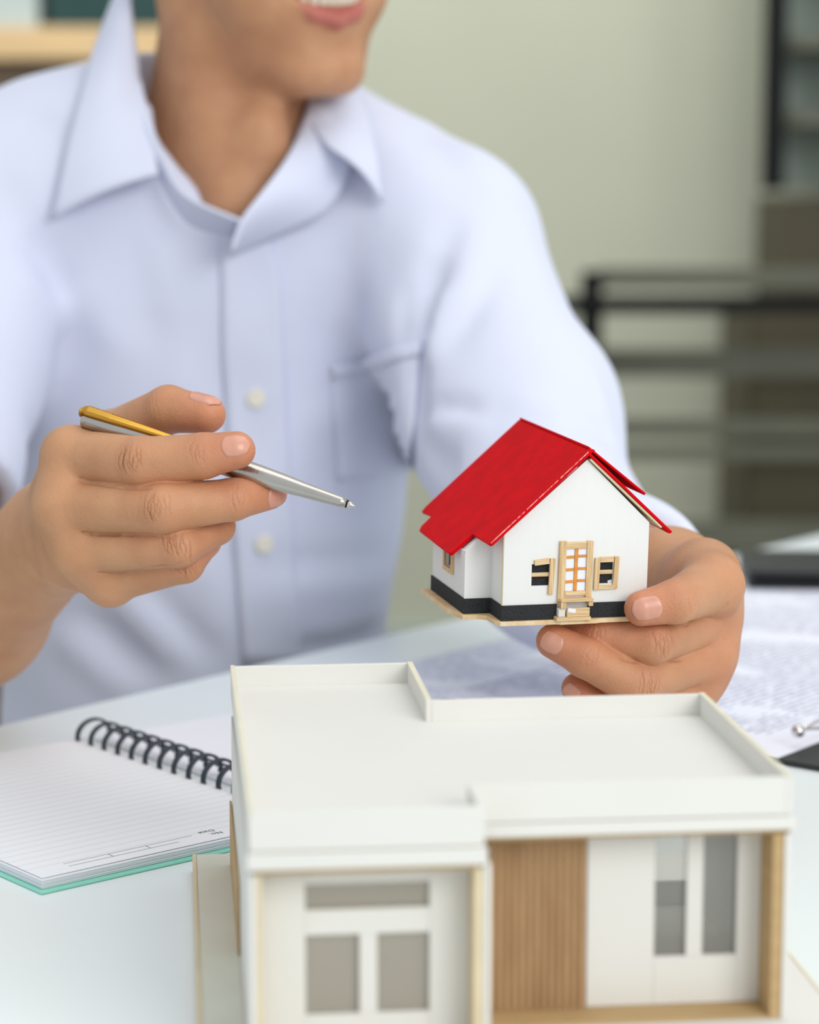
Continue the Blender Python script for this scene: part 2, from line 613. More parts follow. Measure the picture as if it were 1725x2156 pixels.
#==WHITE==
# ------------------------------------------------------------------ white architectural model in front
wm = empty('architectural_model', (-0.0755, 0.9426, 0.7405), 0.1025,
           'large white flat-roofed architectural model of a house in the foreground', 'model')
Z0 = -0.7405


def wbox(name, lo, hi, m, bevel=0.0003, parent=None):
    return box(name, (lo[0], lo[1], lo[2] + Z0), (hi[0], hi[1], hi[2] + Z0), m, parent or wm, bevel)


wbox('base_plate', (-0.0005, -0.262, 0.7405), (0.205, 0.0, 0.7478), M['card'])
wbox('base_plate_shaded_side', (-0.0152, -0.262, 0.7405), (-0.0006, 0.016, 0.7478), M['wing'])  # left side of the base plate, the model's shade put into its grey
wbox('terrace_edge', (-0.0170, -0.262, 0.7406), (-0.0153, 0.016, 0.7480), M['card_edge'])
wbox('base_plate_edge', (0.2051, -0.262, 0.7406), (0.2062, 0.02, 0.7479), M['card_edge'])
HT, TH = 0.834, 0.0022
# outline of the roof: back left, jog, back right, front right, notch, front left
RP = [(0, 0), (0.077, 0), (0.077, -0.0719), (0.1866, -0.0719), (0.1866, -0.2045), (0.0768, -0.2045), (0.0768, -0.2309), (0, -0.2309)]
roofp = [(TH, -TH), (0.077 - TH, -TH), (0.077 - TH, -0.0719 - TH), (0.1866 - TH, -0.0719 - TH), (0.1866 - TH, -0.2045 + TH), (0.0768 - TH, -0.2045 + TH), (0.0768 - TH, -0.2309 + TH), (TH, -0.2309 + TH)]
prism('roof_slab', roofp, 0.8235 + Z0, 0.8255 + Z0, M['card'], wm)
par = [
    ('parapet', (0, -TH), (0.077, 0)),
    ('parapet', (0.077 - TH, -0.0719 - TH), (0.077, -TH)),
    ('parapet', (0.077, -0.0719 - TH), (0.1866, -0.0719)),
    ('parapet', (0.1866 - TH, -0.2045), (0.1866, -0.0719 - TH)),
    ('parapet', (0.0768, -0.2045), (0.1866 - TH, -0.2045 + TH)),
    ('parapet', (0.0768 - TH, -0.2309 + TH), (0.0768, -0.2045 + TH)),
    ('parapet', (0, -0.2309), (0.0768, -0.2309 + TH)),
    ('parapet', (0, -0.2309 + TH), (TH, -TH)),
]
for nme, a, b in par:
    wbox(nme, (a[0], a[1], 0.8208), (b[0], b[1], HT), M['card'])
# thin cream cut edge lying on the right and left parapets
wbox('edge_strip', (0.1866 - TH, -0.2045, HT), (0.1866, -0.0719, HT + 0.0003), M['cream'], 0)
wbox('edge_strip', (0, -0.2309, HT), (TH * 0.8, 0, HT + 0.0003), M['cream'], 0)
wbox('edge_strip', (0.077 - TH, -0.0719, HT), (0.077, 0, HT + 0.0003), M['cream'], 0)
# lower fascia boards
wbox('fascia', (0.0790, -0.2058, 0.8160), (0.1876, -0.2030, 0.8205), M['card'])
wbox('fascia', (-0.0006, -0.2325, 0.8150), (0.0776, -0.2295, 0.8205), M['card'])
# ceiling boards of the two bays
wbox('bay_ceiling', (0.0795, -0.2028, 0.8140), (0.1866, -0.182, 0.8158), M['card_tan'])
wbox('bay_ceiling', (0.0025, -0.229, 0.8126), (0.0745, -0.208, 0.8148), M['card_tan'])
# side walls
wbox('side_wall', (0.1845, -0.2040, 0.7479), (0.1866, -0.0719, 0.8138), M['card'])
wbox('wall_lining', (0.1805, -0.2035, 0.7479), (0.1844, -0.187, 0.8138), M['card_tan'])
wbox('side_wall', (0.0, -0.2290, 0.7479), (0.0022, -0.0, 0.8125), M['card'])
wbox('side_wall', (0.0770, -0.2290, 0.7479), (0.0792, -0.0720, 0.8138), M['card'])
wbox('wall_lining', (0.0738, -0.2285, 0.7479), (0.0769, -0.2140, 0.8125), M['card_edge'])
wbox('side_wall', (0.0750, -0.0720, 0.7479), (0.0770, 0, 0.823), M['card'])
wbox('wall_lining', (0.0023, -0.2285, 0.7479), (0.0042, -0.2165, 0.8125), M['card_edge'])
wbox('floor_strip', (0.0793, -0.2030, 0.7479), (0.1803, -0.187, 0.7488), M['card_tan'])
# right bay: white front wall with two tall openings, slatted cladding
yb = -0.2045 + 0.016
for lo, hi in (((0.1186, 0.7489), (0.1426, 0.8135)), ((0.1426, 0.7489), (0.1720, 0.7662)), ((0.1540, 0.7662), (0.1598, 0.8135)),
               ((0.1720, 0.7489), (0.1804, 0.8135))):
    wbox('front_wall', (lo[0], yb, lo[1]), (hi[0], yb + 0.0022, hi[1]), M['card'])
for k in range(15):
    x0 = 0.0795 + k * 0.0026
    wbox('slat', (x0, yb - 0.0014, 0.7489), (x0 + 0.0017, yb + 0.0006, 0.8138), M['slat'], 0.0002)
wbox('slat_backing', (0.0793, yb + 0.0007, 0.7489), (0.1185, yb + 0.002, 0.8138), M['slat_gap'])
for a, b in ((0.1426, 0.1540), (0.1598, 0.1720)):
    p_ = wbox('window_pane', (a, yb + 0.0023, 0.7662), (b, yb + 0.0026, 0.8135), M['clear'], 0)
# left bay: wall with a fanlight over two panes
yl = -0.2309 + 0.016
lw = [((0.0043, 0.7479), (0.0190, 0.8125)), ((0.0605, 0.7479), (0.0737, 0.8125)), ((0.0190, 0.7479), (0.0605, 0.7595)),
      ((0.0190, 0.7870), (0.0605, 0.7957)), ((0.0190, 0.8046), (0.0605, 0.8125)), ((0.0370, 0.7595), (0.0430, 0.7870))]
for lo, hi in lw:
    wbox('front_wall', (lo[0], yl, lo[1]), (hi[0], yl + 0.0022, hi[1]), M['card'])
for lo, hi in (((0.019, 0.7595), (0.037, 0.787)), ((0.043, 0.7595), (0.0605, 0.787)), ((0.019, 0.7957), (0.0605, 0.8046))):
    wbox('window_pane', (lo[0], yl + 0.0023, lo[1]), (hi[0], yl + 0.0026, hi[1]), M['film'], 0)
# interior partitions and back walls seen through the openings
wbox('back_wall', (0.0022, -0.0022, 0.7479), (0.0750, 0, 0.823), M['card'])
for lo, hi in (((0.0792, 0.7479), (0.130, 0.823)), ((0.130, 0.7479), (0.1845, 0.7575))):
    wbox('back_wall', (lo[0], -0.0741, lo[1]), (hi[0], -0.0719, hi[1]), M['card'])
wbox('partition', (0.0024, -0.192, 0.7479), (0.0748, -0.190, 0.8233), M['wing'])
wbox('side_strip', (-0.0011, -0.118, 0.7479), (-0.0002, -0.001, 0.7760), M['card_tan'])

#==HOUSE==
# ------------------------------------------------------------------ small red-roofed house held in his left hand
HM = Matrix(((0.9659, -0.2583, 0.0196), (0.2588, 0.9654, -0.0307), (-0.0110, 0.0348, 0.9993)))
hs = empty('house_model', (0.0407, 0.985, 0.8452), 0,
           'small white house model with a bright red roof held in his left hand', 'model')
hs.rotation_euler = HM.to_euler()
hs.scale = (0.01, 0.01, 0.01)
W_, AX, AZ, EL, ER = 6.72, 3.72, 7.10, 3.85, 4.22
RC, WB, WC, BH = 1.72, 1.23, 5.35, 0.69
ZR, MR = 7.56, 0.903
LEN = 9.9


def hbox(name, lo, hi, m, bevel=0.02, parent=None, rot=None, piv=None):
    mt = None
    if rot:
        pv = Vector(piv) if piv else (Vector(lo) + Vector(hi)) / 2
        mt = Matrix.Translation(pv) @ Matrix.Rotation(R(rot), 4, 'Y') @ Matrix.Translation(-pv)
    return box(name, lo, hi, m, parent or hs, bevel, mt)


T_ = 0.14
# front gable with two square window holes
gable = bmesh.new()
ZL, ZH = 0.0, None


def gable_wall():
    bm = bmesh.new()
    W1 = (1.30, 2.14, 1.52, 2.50)
    W2 = (4.45, 5.10, 1.52, 2.50)
    holes = (W1, W2)
    xs = sorted({0, W_, AX} | {a for h in holes for a in h[:2]})
    top = lambda x: (EL + (AZ - EL) * x / AX) if x <= AX else (ER + (AZ - ER) * (W_ - x) / (W_ - AX))
    cells = []
    for i in range(len(xs) - 1):
        a, b = xs[i], xs[i + 1]
        hole = next((h for h in holes if h[0] <= a and b <= h[1]), None)
        if hole:
            cells.append(((a, 0), (b, 0), (b, hole[2]), (a, hole[2])))
            cells.append(((a, hole[3]), (b, hole[3]), (b, top(b)), (a, top(a))))
        else:
            cells.append(((a, 0), (b, 0), (b, top(b)), (a, top(a))))
    for c in cells:
        f = [bm.verts.new((x, 0, z)) for x, z in c]
        g = [bm.verts.new((x, T_, z)) for x, z in c]
        bm.faces.new(f)
        bm.faces.new(g[::-1])
        for k in range(4):
            bm.faces.new((f[k], f[(k + 1) % 4], g[(k + 1) % 4], g[k]))
    return bm


link('front_wall', gable_wall(), M['house_white'], hs)
hbox('gable_seam', (-0.035, 0.02, BH), (-0.003, T_, EL - 0.05), M['card_edge'], 0)
prism('back_wall', [(0, 0), (W_, 0), (W_, ER), (AX, AZ), (0, EL)], LEN - 0.5, LEN - 0.5 + T_, M['house_white'], hs, axis='y')
hbox('side_wall', (0, T_, 0), (T_, RC + 0.02, EL + 0.02), M['house_white'])
hbox('side_wall', (W_ - T_, T_, 0), (W_, LEN - 0.5, ER), M['house_white'])
hbox('side_wall', (0, RC + WC, 0), (T_, LEN - 0.5, EL), M['house_white'])
wt = lambda x: EL - 0.02 + (x) * MR   # under the roof slope
prism('wing_front_wall', [(-WB, 0), (0.0, 0), (0.0, 3.95), (-WB, 3.95 - WB * 0.9)], RC, RC + T_, M['house_white'], hs, axis='y')
prism('wing_back_wall', [(-WB, 0), (0.0, 0), (0.0, 3.95), (-WB, 3.95 - WB * 0.9)], RC + WC - T_, RC + WC, M['house_white'], hs, axis='y')
# wing side wall with a window hole
ztop = 3.93 - WB * 0.9
y0_, y1_ = RC + 2.0, RC + 3.05
hbox('wing_side_wall', (-WB, RC + T_, 0), (-WB + T_, y0_, ztop), M['house_white'])
hbox('wing_side_wall', (-WB, y1_, 0), (-WB + T_, RC + WC - T_, ztop), M['house_white'])
hbox('wing_side_wall', (-WB, y0_, 0), (-WB + T_, y1_, 1.65), M['house_white'])
prism('wing_soffit', [(-WB + 0.01, 2.76), (-0.01, 3.86), (-0.01, 3.6), (-WB + 0.01, 2.5)], RC + T_, 2.6, M['house_white'], hs, axis='y')
hbox('wall_batten', (-WB - 0.03, RC - 0.01, BH), (-WB + 0.1, RC - 0.001, ztop - 0.1), M['house_white'])
# interior dark backing behind the windows
hbox('window_backing', (1.15, 0.155, 1.4), (2.3, 0.2, 2.65), M['band'])
hbox('window_backing', (4.3, 0.155, 1.4), (5.25, 0.2, 2.65), M['band'])
hbox('window_backing', (-WB + 0.16, y0_ - 0.1, 1.5), (-WB + 0.2, y1_ + 0.1, ztop), M['olive'])
# black base band
BT = 0.06
for lo, hi in (((-BT, -BT, 0), (2.50, -0.002, BH)), ((3.94, -BT, 0), (W_ + BT, -0.002, BH)), ((-BT, -0.002, 0), (-0.002, RC - BT, BH)),
               ((-WB - BT, RC - BT, 0), (-BT - 0.001, RC - 0.002, BH)), ((-WB - BT, RC, 0), (-WB - 0.002, RC + WC + BT, BH)),
               ((W_ + 0.002, 0, 0), (W_ + BT, LEN - 0.36, BH)), ((-BT, LEN - 0.34, 0), (W_ + BT, LEN - 0.28, BH))):
    hbox('base_band', lo, hi, M['band'], 0.01)
# base board
bp_ = [(-0.14, -0.2), (2.45, -0.24), (2.6, -0.34), (4.3, -0.32), (4.5, -0.24), (W_ + 0.2, -0.2), (W_ + 0.2, LEN - 0.1), (-0.3, LEN - 0.1),
       (-0.35, RC + WC + 0.4), (-WB - 0.42, RC + WC + 0.35), (-WB - 0.45, RC + 1.1), (-WB - 0.15, RC - 0.25), (-0.75, RC - 0.3), (-0.35, RC - 0.55), (-0.3, 0.15)]
prism('base_board', bp_, -0.2, -0.005, M['balsa'], hs, 0.02)
# windows
for (x0, x1, z0, z1, broken) in ((1.30, 2.14, 1.52, 2.50, True), (4.45, 5.10, 1.52, 2.50, False)):
    fw = 0.24
    if broken:
        wf = hbox('window_frame', (x1 - 0.05, -0.12, z0 - 0.38), (x1 + 0.19, -0.002, z1 + 0.24), M['balsa_v'], 0.015, rot=2.5)
        hbox('rail', (x0 + 0.1, -0.12, z1 - 0.02), (x1 - 0.06, -0.002, z1 + 0.22), M['balsa_h'], 0.015, wf, rot=-6)
        hbox('rail', (x0 + 0.01, 0.01, 1.93), (x1 - 0.01, 0.09, 2.11), M['balsa_h'], 0.015, wf)
    else:
        wf = hbox('window_frame', (x0 - 0.26, -0.12, z0 - 0.26), (x0 - 0.02, -0.002, z1 + 0.2), M['balsa_v'], 0.015, rot=1.5)
        hbox('frame_post', (x1 + 0.0, -0.12, z0 - 0.22), (x1 + 0.21, -0.002, z1 + 0.24), M['balsa_v'], 0.015, wf, rot=2)
        hbox('rail', (x0 + 0.0, -0.12, z1 - 0.0), (x1 - 0.02, -0.002, z1 + 0.23), M['balsa_h'], 0.015, wf)
        hbox('rail', (x0 - 0.05, -0.12, z0 - 0.24), (x1 - 0.02, -0.002, z0 - 0.05), M['balsa_h'], 0.015, wf)
        hbox('rail', (x0 + 0.01, 0.01, 1.95), (x1 - 0.01, 0.09, 2.13), M['balsa_h'], 0.015, wf)
        hbox('torn_corner', (x0 + 0.45, 0.11, z0 - 0.02), (x1, 0.15, z0 + 0.13), M['house_white'], 0.015, wf, rot=-18)
# door
dr = hbox('door', (2.83, -0.045, 1.20), (3.82, -0.002, 3.20), M['pane_white'], 0.005)
hbox('door_post', (2.52, -0.14, 0.80), (2.84, -0.002, 3.50), M['balsa_v'], 0.02, dr, rot=0.8)
hbox('door_post', (3.80, -0.14, 0.96), (4.08, -0.002, 3.48), M['balsa_v'], 0.02, dr, rot=0.5)
hbox('lintel', (2.85, -0.13, 3.15), (3.79, -0.002, 3.45), M['balsa_h'], 0.02, dr)
hbox('bottom_rail', (2.84, -0.13, 1.05), (3.79, -0.002, 1.26), M['balsa_h'], 0.02, dr)
hbox('mullion', (3.24, -0.10, 1.27), (3.40, -0.046, 3.14), M['orange'], 0.015, dr, rot=0.8)
for i, z in enumerate((2.78, 2.22, 1.68)):
    hbox('glazing_bar', (2.85, -0.085, z - 0.07), (3.24, -0.046, z + 0.06), M['orange'], 0.015, dr, rot=-2)
    hbox('glazing_bar', (3.41, -0.085, z - 0.03), (3.80, -0.046, z + 0.09), M['orange'], 0.015, dr, rot=1)
# steps
st = hbox('step', (2.36, -0.5, 0.0), (3.96, -0.001, 0.15), M['balsa_h'], 0.02)
hbox('tread', (2.55, -0.50, 0.84), (4.06, -0.001, 0.96), M['balsa_h'], 0.02, st)
hbox('tread_support', (2.56, -0.46, 0.54), (2.80, -0.03, 0.835), M['balsa_v'], 0.02, st)
hbox('tread_support', (3.86, -0.44, 0.62), (4.06, -0.03, 0.835), M['balsa_v'], 0.02, st)
hbox('riser', (2.86, -0.40, 0.155), (3.92, -0.30, 0.55), M['balsa_h'], 0.02, st)
hbox('paper_scrap', (2.90, -0.415, 0.36), (3.26, -0.402, 0.54), M['pane_white'], 0.002, st, rot=12)
hbox('plaster_block', (2.48, -0.35, 0.155), (2.80, -0.05, 0.53), M['card'], 0.03, st)
# wing window frame
ww = hbox('wing_window_frame', (-WB - 0.12, y0_ - 0.22, 1.42), (-WB - 0.002, y0_ - 0.0, 2.9), M['balsa_v'], 0.015)
hbox('frame_post', (-WB - 0.12, y1_, 1.42), (-WB - 0.002, y1_ + 0.22, 2.9), M['balsa_v'], 0.015, ww)
hbox('rail', (-WB - 0.12, y0_ + 0.001, 1.42), (-WB - 0.002, y1_ - 0.001, 1.64), M['balsa_h'], 0.015, ww)
# roof: left slope as one slab with its stepped lower edge
RT = 0.17


def slope_slab(pts, x_ridge, z_ridge, m_, t):
    """pts (x, y) in plan; the slab follows z = z_ridge - slope * |x - x_ridge|"""
    bm = bmesh.new()
    nx, nz = -m_, 1.0
    L_ = math.hypot(nx, nz)
    top, bot = [], []
    for x, y in pts:
        z = z_ridge - m_ * (x_ridge - x)
        top.append(bm.verts.new((x, y, z)))
        bot.append(bm.verts.new((x - nx / L_ * t, y, z - nz / L_ * t)))
    bm.faces.new(top)
    bm.faces.new(bot[::-1])
    n = len(pts)
    for i in range(n):
        bm.faces.new((top[i], top[(i + 1) % n], bot[(i + 1) % n], bot[i]))
    bmesh.ops.recalc_face_normals(bm, faces=bm.faces)
    bmesh.ops.bevel(bm, geom=list(bm.edges), offset=0.035, segments=2, affect='EDGES', profile=0.5)
    return bm


lp = [(AX, -0.30), (AX, LEN + 0.05), (-0.85, LEN + 0.05), (-1.08, LEN - 0.1), (-1.0, 8.25), (-1.52, 8.2), (-1.70, 7.9), (-1.78, 2.55), (-1.70, 2.42), (-0.78, 2.30), (-0.78, -0.18), (-0.70, -0.30)]
lp = [(x, y) for x, y in lp]
link('roof_slope', slope_slab(lp, AX, ZR, MR, RT), M['red'], hs)
# chipped pale line along the front edge of the left slope
bm = bmesh.new()
for a, b, s in ((-0.7, 0.8, 0.03), (0.9, 2.3, 0.018), (2.4, 3.65, 0.024)):
    za, zb = ZR - MR * (AX - a), ZR - MR * (AX - b)
    vs = [bm.verts.new(p) for p in ((a, -0.305, za - 0.02), (b, -0.305, zb - 0.02), (b, -0.29, zb + 0.006), (a, -0.27, za + 0.006),
                                    (a, -0.305, za - 0.02 - s), (b, -0.305, zb - 0.02 - s))]
    bm.faces.new((vs[0], vs[1], vs[2], vs[3]))
    bm.faces.new((vs[4], vs[5], vs[1], vs[0]))
link('chipped_edge', bm, M['red_edge'], hs)
# right slope (thin, steeply seen) with a second lifted strip above it
def rslab(name, pts, xr, zr, m_, t, mt):
    bm = bmesh.new()
    L_ = math.hypot(m_, 1)
    top, bot = [], []
    for x, y in pts:
        z = zr - m_ * (x - xr)
        top.append(bm.verts.new((x, y, z)))
        bot.append(bm.verts.new((x - m_ / L_ * t, y, z - t / L_)))
    bm.faces.new(top)
    bm.faces.new(bot[::-1])
    n = len(pts)
    for i in range(n):
        bm.faces.new((top[i], top[(i + 1) % n], bot[(i + 1) % n], bot[i]))
    bmesh.ops.recalc_face_normals(bm, faces=bm.faces)
    bmesh.ops.bevel(bm, geom=list(bm.edges), offset=0.03, segments=2, affect='EDGES', profile=0.5)
    return link(name, bm, mt, hs)


rslab('roof_slope', [(AX + 0.02, -0.26), (7.76, -0.2), (7.84, 0.3), (7.6, LEN * 0.55), (AX + 0.02, LEN * 0.55)], AX, ZR - 0.10, MR * 1.0, 0.13, M['red'])
rslab('roof_lining', [(AX + 0.1, -0.2), (7.3, -0.15), (7.3, LEN * 0.5), (AX + 0.1, LEN * 0.5)], AX, ZR - 0.29, MR * 1.0, 0.10, M['card_edge'])
rslab('roof_strip', [(AX + 0.05, 0.05), (6.55, 0.1), (6.62, 0.3), (6.62, LEN), (AX + 0.05, LEN)], AX, ZR + 0.16, MR * 0.86, 0.10, M['red'])
hbox('ridge_cap', (AX - 0.02, -0.24, ZR - 0.12), (AX + 0.26, LEN + 0.0, ZR + 0.0), M['red'], 0.05)

#==PEN==
# ------------------------------------------------------------------ ballpoint pen between index finger and thumb
P0, P1 = J(175, 881, 1.034), J(750, 1067, 1.009)
PL = np.linalg.norm(P1 - P0)
pu = Vector((P1 - P0) / PL)
pn = (Vector(_U) - pu * Vector(_U).dot(pu)).normalized()     # the clip side faces up
pn = (pn - Vector(_F) * 0.9)
pn = (pn - pu * pn.dot(pu)).normalized()
pb = pn.cross(pu)
pen = empty('ballpoint_pen', P0, 0, 'brushed steel ballpoint pen with a gold clip held between his fingers', 'pen')
pen.rotation_euler = Matrix((pu, pb, pn)).transposed().to_euler()
mm = 0.001
LP = PL / mm


def lathe(name, prof, m, parent, seg=32):
    return tube(name, [(x * mm, 0, 0) for x, _ in prof], [r * mm for _, r in prof], m, parent, seg)


lathe('barrel', [(0, 3.2), (0.6, 3.9), (3, 4.3), (20, 4.7), (45, 4.9), (62, 4.95)], M['steel'], pen)
lathe('ring', [(62.01, 5.05), (62.8, 5.15), (63.5, 5.05)], M['gold'], pen)
lathe('grip_section', [(63.51, 4.95), (75, 4.95), (86, 4.75), (98, 4.2), (108, 3.4), (LP - 7.5, 2.45), (LP - 4.6, 2.0)], M['steel'], pen)
lathe('tip_gap', [(LP - 4.59, 1.85), (LP - 4.2, 1.85)], M['dark'], pen)
lathe('tip', [(LP - 4.19, 1.75), (LP - 2.2, 1.25), (LP - 1.4, 0.7), (LP, 0.35)], M['chrome'], pen)
bm = bmesh.new()
nseg = 26
prev = None
for i in range(nseg + 1):
    t = i / nseg
    x = -1.5 + 49 * t
    w = 3.0 * (1 - 0.45 * t) * min(1, 0.55 + 6 * t) * (1 if t < 0.93 else 0.75)
    zc = 5.9 - 0.7 * t + (0.0 if t > 0.06 else -2.2 * (1 - t / 0.06) ** 2)
    th = 1.0
    ring = [bm.verts.new((x * mm, a * mm, b * mm)) for a, b in ((-w, zc - th), (w, zc - th), (w, zc + th * 0.4), (w * 0.6, zc + th), (-w * 0.6, zc + th), (-w, zc + th * 0.4))]
    if prev:
        for k in range(6):
            bm.faces.new((prev[k], prev[(k + 1) % 6], ring[(k + 1) % 6], ring[k]))
    else:
        bm.faces.new(ring[::-1])
    prev = ring
bm.faces.new(prev)
add_box(bm, (-1.6 * mm, -1.5 * mm, 1.5 * mm), (-0.3 * mm, 1.5 * mm, 5.6 * mm), None, 0.0005)
clip = link('clip', bm, M['gold'], pen)
bv = clip.modifiers.new('bevel', 'BEVEL')
bv.width = 0.0003
bv.segments = 2

#==DESKITEMS==
# ------------------------------------------------------------------ spiral notebook
NB_A = R(40.3)
nb = empty('spiral_notebook', (-0.1545, 0.9285, 0.7402), NB_A, 'open wire-bound ruled notebook with a pale green back cover at the left', 'notebook')
# local x along the ruled lines (to the right), local y towards the spiral's far end
lined = line_paper('ruled_paper', srgb(236, 239, 243), srgb(160, 172, 180), 0.0073, 0.055, (0.012, 0.4), amount=0.55)
NW, NH = 0.150, 0.205       # the page runs NW up to the spiral, NH along it
SPX = 0.152
# the spiral runs along local y at local x = SPX
box('back_cover', (-0.003, -0.004, 0.0), (SPX, NH, 0.0009), M['green_cover'], nb, 0.0003)
for k in range(5):
    j = random.uniform(-0.0006, 0.0006)
    box('page', (0.0 + j, 0.0 + j, 0.0011 + k * 0.0008), (SPX - 0.004, NH - 0.003, 0.0017 + k * 0.0008), M['paper'], nb)
pg = box('page', (0.0005, 0.0012, 0.0052), (SPX - 0.004, NH - 0.003, 0.0055), None, nb)
pg.data.materials.append(lined)
pg.name = 'ruled_page'
# front page folded to the far side of the spiral
p2 = box('page', (SPX + 0.004, 0.0, 0.0011), (SPX + 0.125, NH, 0.0035), M['paper'], nb)
# printed date box
bm = bmesh.new()
for lo, hi in (((0.018, 0.008), (0.075, 0.00825)), ((0.018, 0.0125), (0.085, 0.01275)), ((0.0405, 0.008), (0.0408, 0.0125)), ((0.060, 0.008), (0.0603, 0.0125))):
    add_box(bm, (lo[0], lo[1], 0.0055), (hi[0], hi[1], 0.00556))
link('printed_rule', bm, M['black'], nb)
for txt, x, y in (('Date', 0.098, 0.0150), ('No.', 0.099, 0.0100)):
    cu = bpy.data.curves.new('printed_word', 'FONT')
    cu.body = txt
    cu.size = 0.0042
    cu.extrude = 0.00002
    tmp = bpy.data.objects.new('tmp', cu)
    COL.objects.link(tmp)
    me_w = bpy.data.meshes.new_from_object(tmp)
    bpy.data.objects.remove(tmp)
    to = link('printed_word', me_w, M['wire'], nb)
    to.location = (x, y, 0.00558)
    to.rotation_euler = (0, 0, R(180))
# the wire spiral: every loop one piece
ringm = None
for k in range(17):
    y = NH - 0.006 - k * 0.0127
    if ringm is None:
        bm = bmesh.new()
        for off in (-0.0011, 0.0011):
            pts = []
            for i in range(25):
                a = -0.25 + (math.pi + 0.5) * i / 24
                pts.append((0.0105 * math.cos(a) * -1, off + 0.0022 * (i / 24 - 0.5), 0.006 + 0.0085 * math.sin(a)))
            tube('', pts, 0.00075, None, bm=bm, seg=8)
        r0 = link('wire_loop', bm, M['wire'], nb, smooth=True)
        ringm = r0.data
        r0.location = (SPX, y, 0.001)
    else:
        o = bpy.data.objects.new('wire_loop', ringm)
        COL.objects.link(o)
        o.parent = nb
        o.location = (SPX, y, 0.001)
for k in range(16):
    yy = NH - 0.006 - k * 0.0127 - 0.00635
    if k == 0:
        bm = bmesh.new()
        pts = [(0.0095 * math.cos(a), 0.0052 * math.cos(a * 1.0) * 0.0 + 0.0062 * (1 - 2 * i / 8) , 0.0105 + 0.002 * math.sin(a)) for i, a in enumerate([math.pi * j / 8 for j in range(9)])]
        pts = [(0.0085, 0.0052, 0.0075), (0.0078, 0.002, 0.0095), (0.0078, -0.002, 0.0095), (0.0085, -0.0052, 0.0075)]
        tube('', pts, 0.0007, None, bm=bm, seg=8)
        b0 = link('wire_bridge', bm, M['wire'], nb, smooth=True)
        b0.location = (SPX, yy, 0.001)
    else:
        o = bpy.data.objects.new('wire_bridge', b0.data)
        COL.objects.link(o)
        o.parent = nb
        o.location = (SPX, yy, 0.001)

# ------------------------------------------------------------------ papers and clipboards at the right
text_p = line_paper('printed_text_paper', srgb(233, 234, 244), srgb(120, 122, 150), 0.0058, 0.42, (0.03, 0.26), dash=330, amount=0.8)
text_p2 = line_paper('printed_text_paper_small', srgb(233, 235, 245), srgb(130, 132, 160), 0.0052, 0.4, (0.035, 0.25), dash=380, amount=0.75)


# near clipboard whose black edge and chrome clip show at the right frame edge
cbA = empty('clipboard', (0.1953, 1.1335, 0.7402), R(51.5), 'black clipboard with a wire clip at the right edge of the desk', 'clipboard')
box('board', (0.004, -0.018, 0), (0.31, 0.20, 0.003), M['black'], cbA, 0.001)
clp = box('clip_bar', (0.062, -0.006, 0.0055), (0.16, 0.008, 0.0085), M['chrome'], cbA, 0.0008)
tube('clip_wire', [(0.07, 0.004, 0.0082), (0.060, 0.006, 0.010), (0.032, 0.011, 0.0135), (0.029, 0.013, 0.0125)], 0.0009, M['chrome'], cbA, 10)
tube('clip_wire', [(0.150, 0.004, 0.0082), (0.146, 0.010, 0.010), (0.062, 0.015, 0.0135), (0.031, 0.014, 0.0125)], 0.0009, M['chrome'], cbA, 10)
bm = bmesh.new()
bmesh.ops.create_uvsphere(bm, u_segments=20, v_segments=12, radius=0.0036)
kn = link('clip_knob', bm, M['chrome'], cbA, smooth=True)
kn.location = (0.029, 0.013, 0.0125)


def sheet(label, cx_, cy_, ang, z, m, w=0.21, l=0.297, name='paper_sheet', grp='loose printed sheets on the desk'):
    """thin slightly curled sheet, local origin at its lower left corner"""
    bm = bmesh.new()
    nx, ny = 8, 12
    g = [[bm.verts.new((w * i / nx, l * j / ny, 0.0006 * math.sin(3 * i / nx + 2 * j / ny) ** 2)) for j in range(ny + 1)] for i in range(nx + 1)]
    for i in range(nx):
        for j in range(ny):
            bm.faces.new((g[i][j], g[i + 1][j], g[i + 1][j + 1], g[i][j + 1]))
    r = bmesh.ops.extrude_face_region(bm, geom=list(bm.faces))
    for v in [v for v in r['geom'] if isinstance(v, bmesh.types.BMVert)]:
        v.co.z -= 0.0002
    o = link(name, bm, m)
    o.location = (cx_, cy_, z)
    o.rotation_euler = (0, 0, ang)
    return tag(o, label, 'paper', grp)


sheet('printed sheet clipped on the black clipboard beside the hand', 0.1890, 1.1424, R(51.5), 0.7437, text_p, 0.33, 0.225, grp=None)
sheet('printed sheet lying behind the white model, left of the fingers', 0.067, 1.150, R(50), 0.7404, text_p2, 0.30, 0.21, grp=None)
sheet('printed sheet far right behind the hand', 0.262, 1.395, R(51), 0.7404, text_p2, 0.3, 0.20, grp=None)
sheet('blank sheet under the printed one, its pale edge toward his chest', 0.055, 1.300, R(52), 0.7401, M['paper'], 0.12, 0.06, grp=None)

ph = empty('black_folder', (0.250, 1.662, 0.7402), R(-4), 'closed black folder lying on the desk far right', 'folder')
box('cover', (0, 0, 0), (0.30, 0.095, 0.016), M['black'], ph, 0.003)
box('spine_band', (0.004, -0.0015, 0.004), (0.296, -0.0002, 0.012), M['metal_black'], ph)

#==PERSON==
# ------------------------------------------------------------------ the seated man
MMm = 0.001
person = empty('person', (-0.1, 1.62, 0), 0,
               'seated person in a pale blue shirt holding a pen and a small red-roofed house', 'person')


def bodychild(o):
    o.parent = person
    o.matrix_parent_inverse = Matrix.Translation(person.location).inverted()
    return o


BASE = 1.02


def H(px, py, off, r):
    return (J(px, py, BASE + off * MMm), r * MMm)


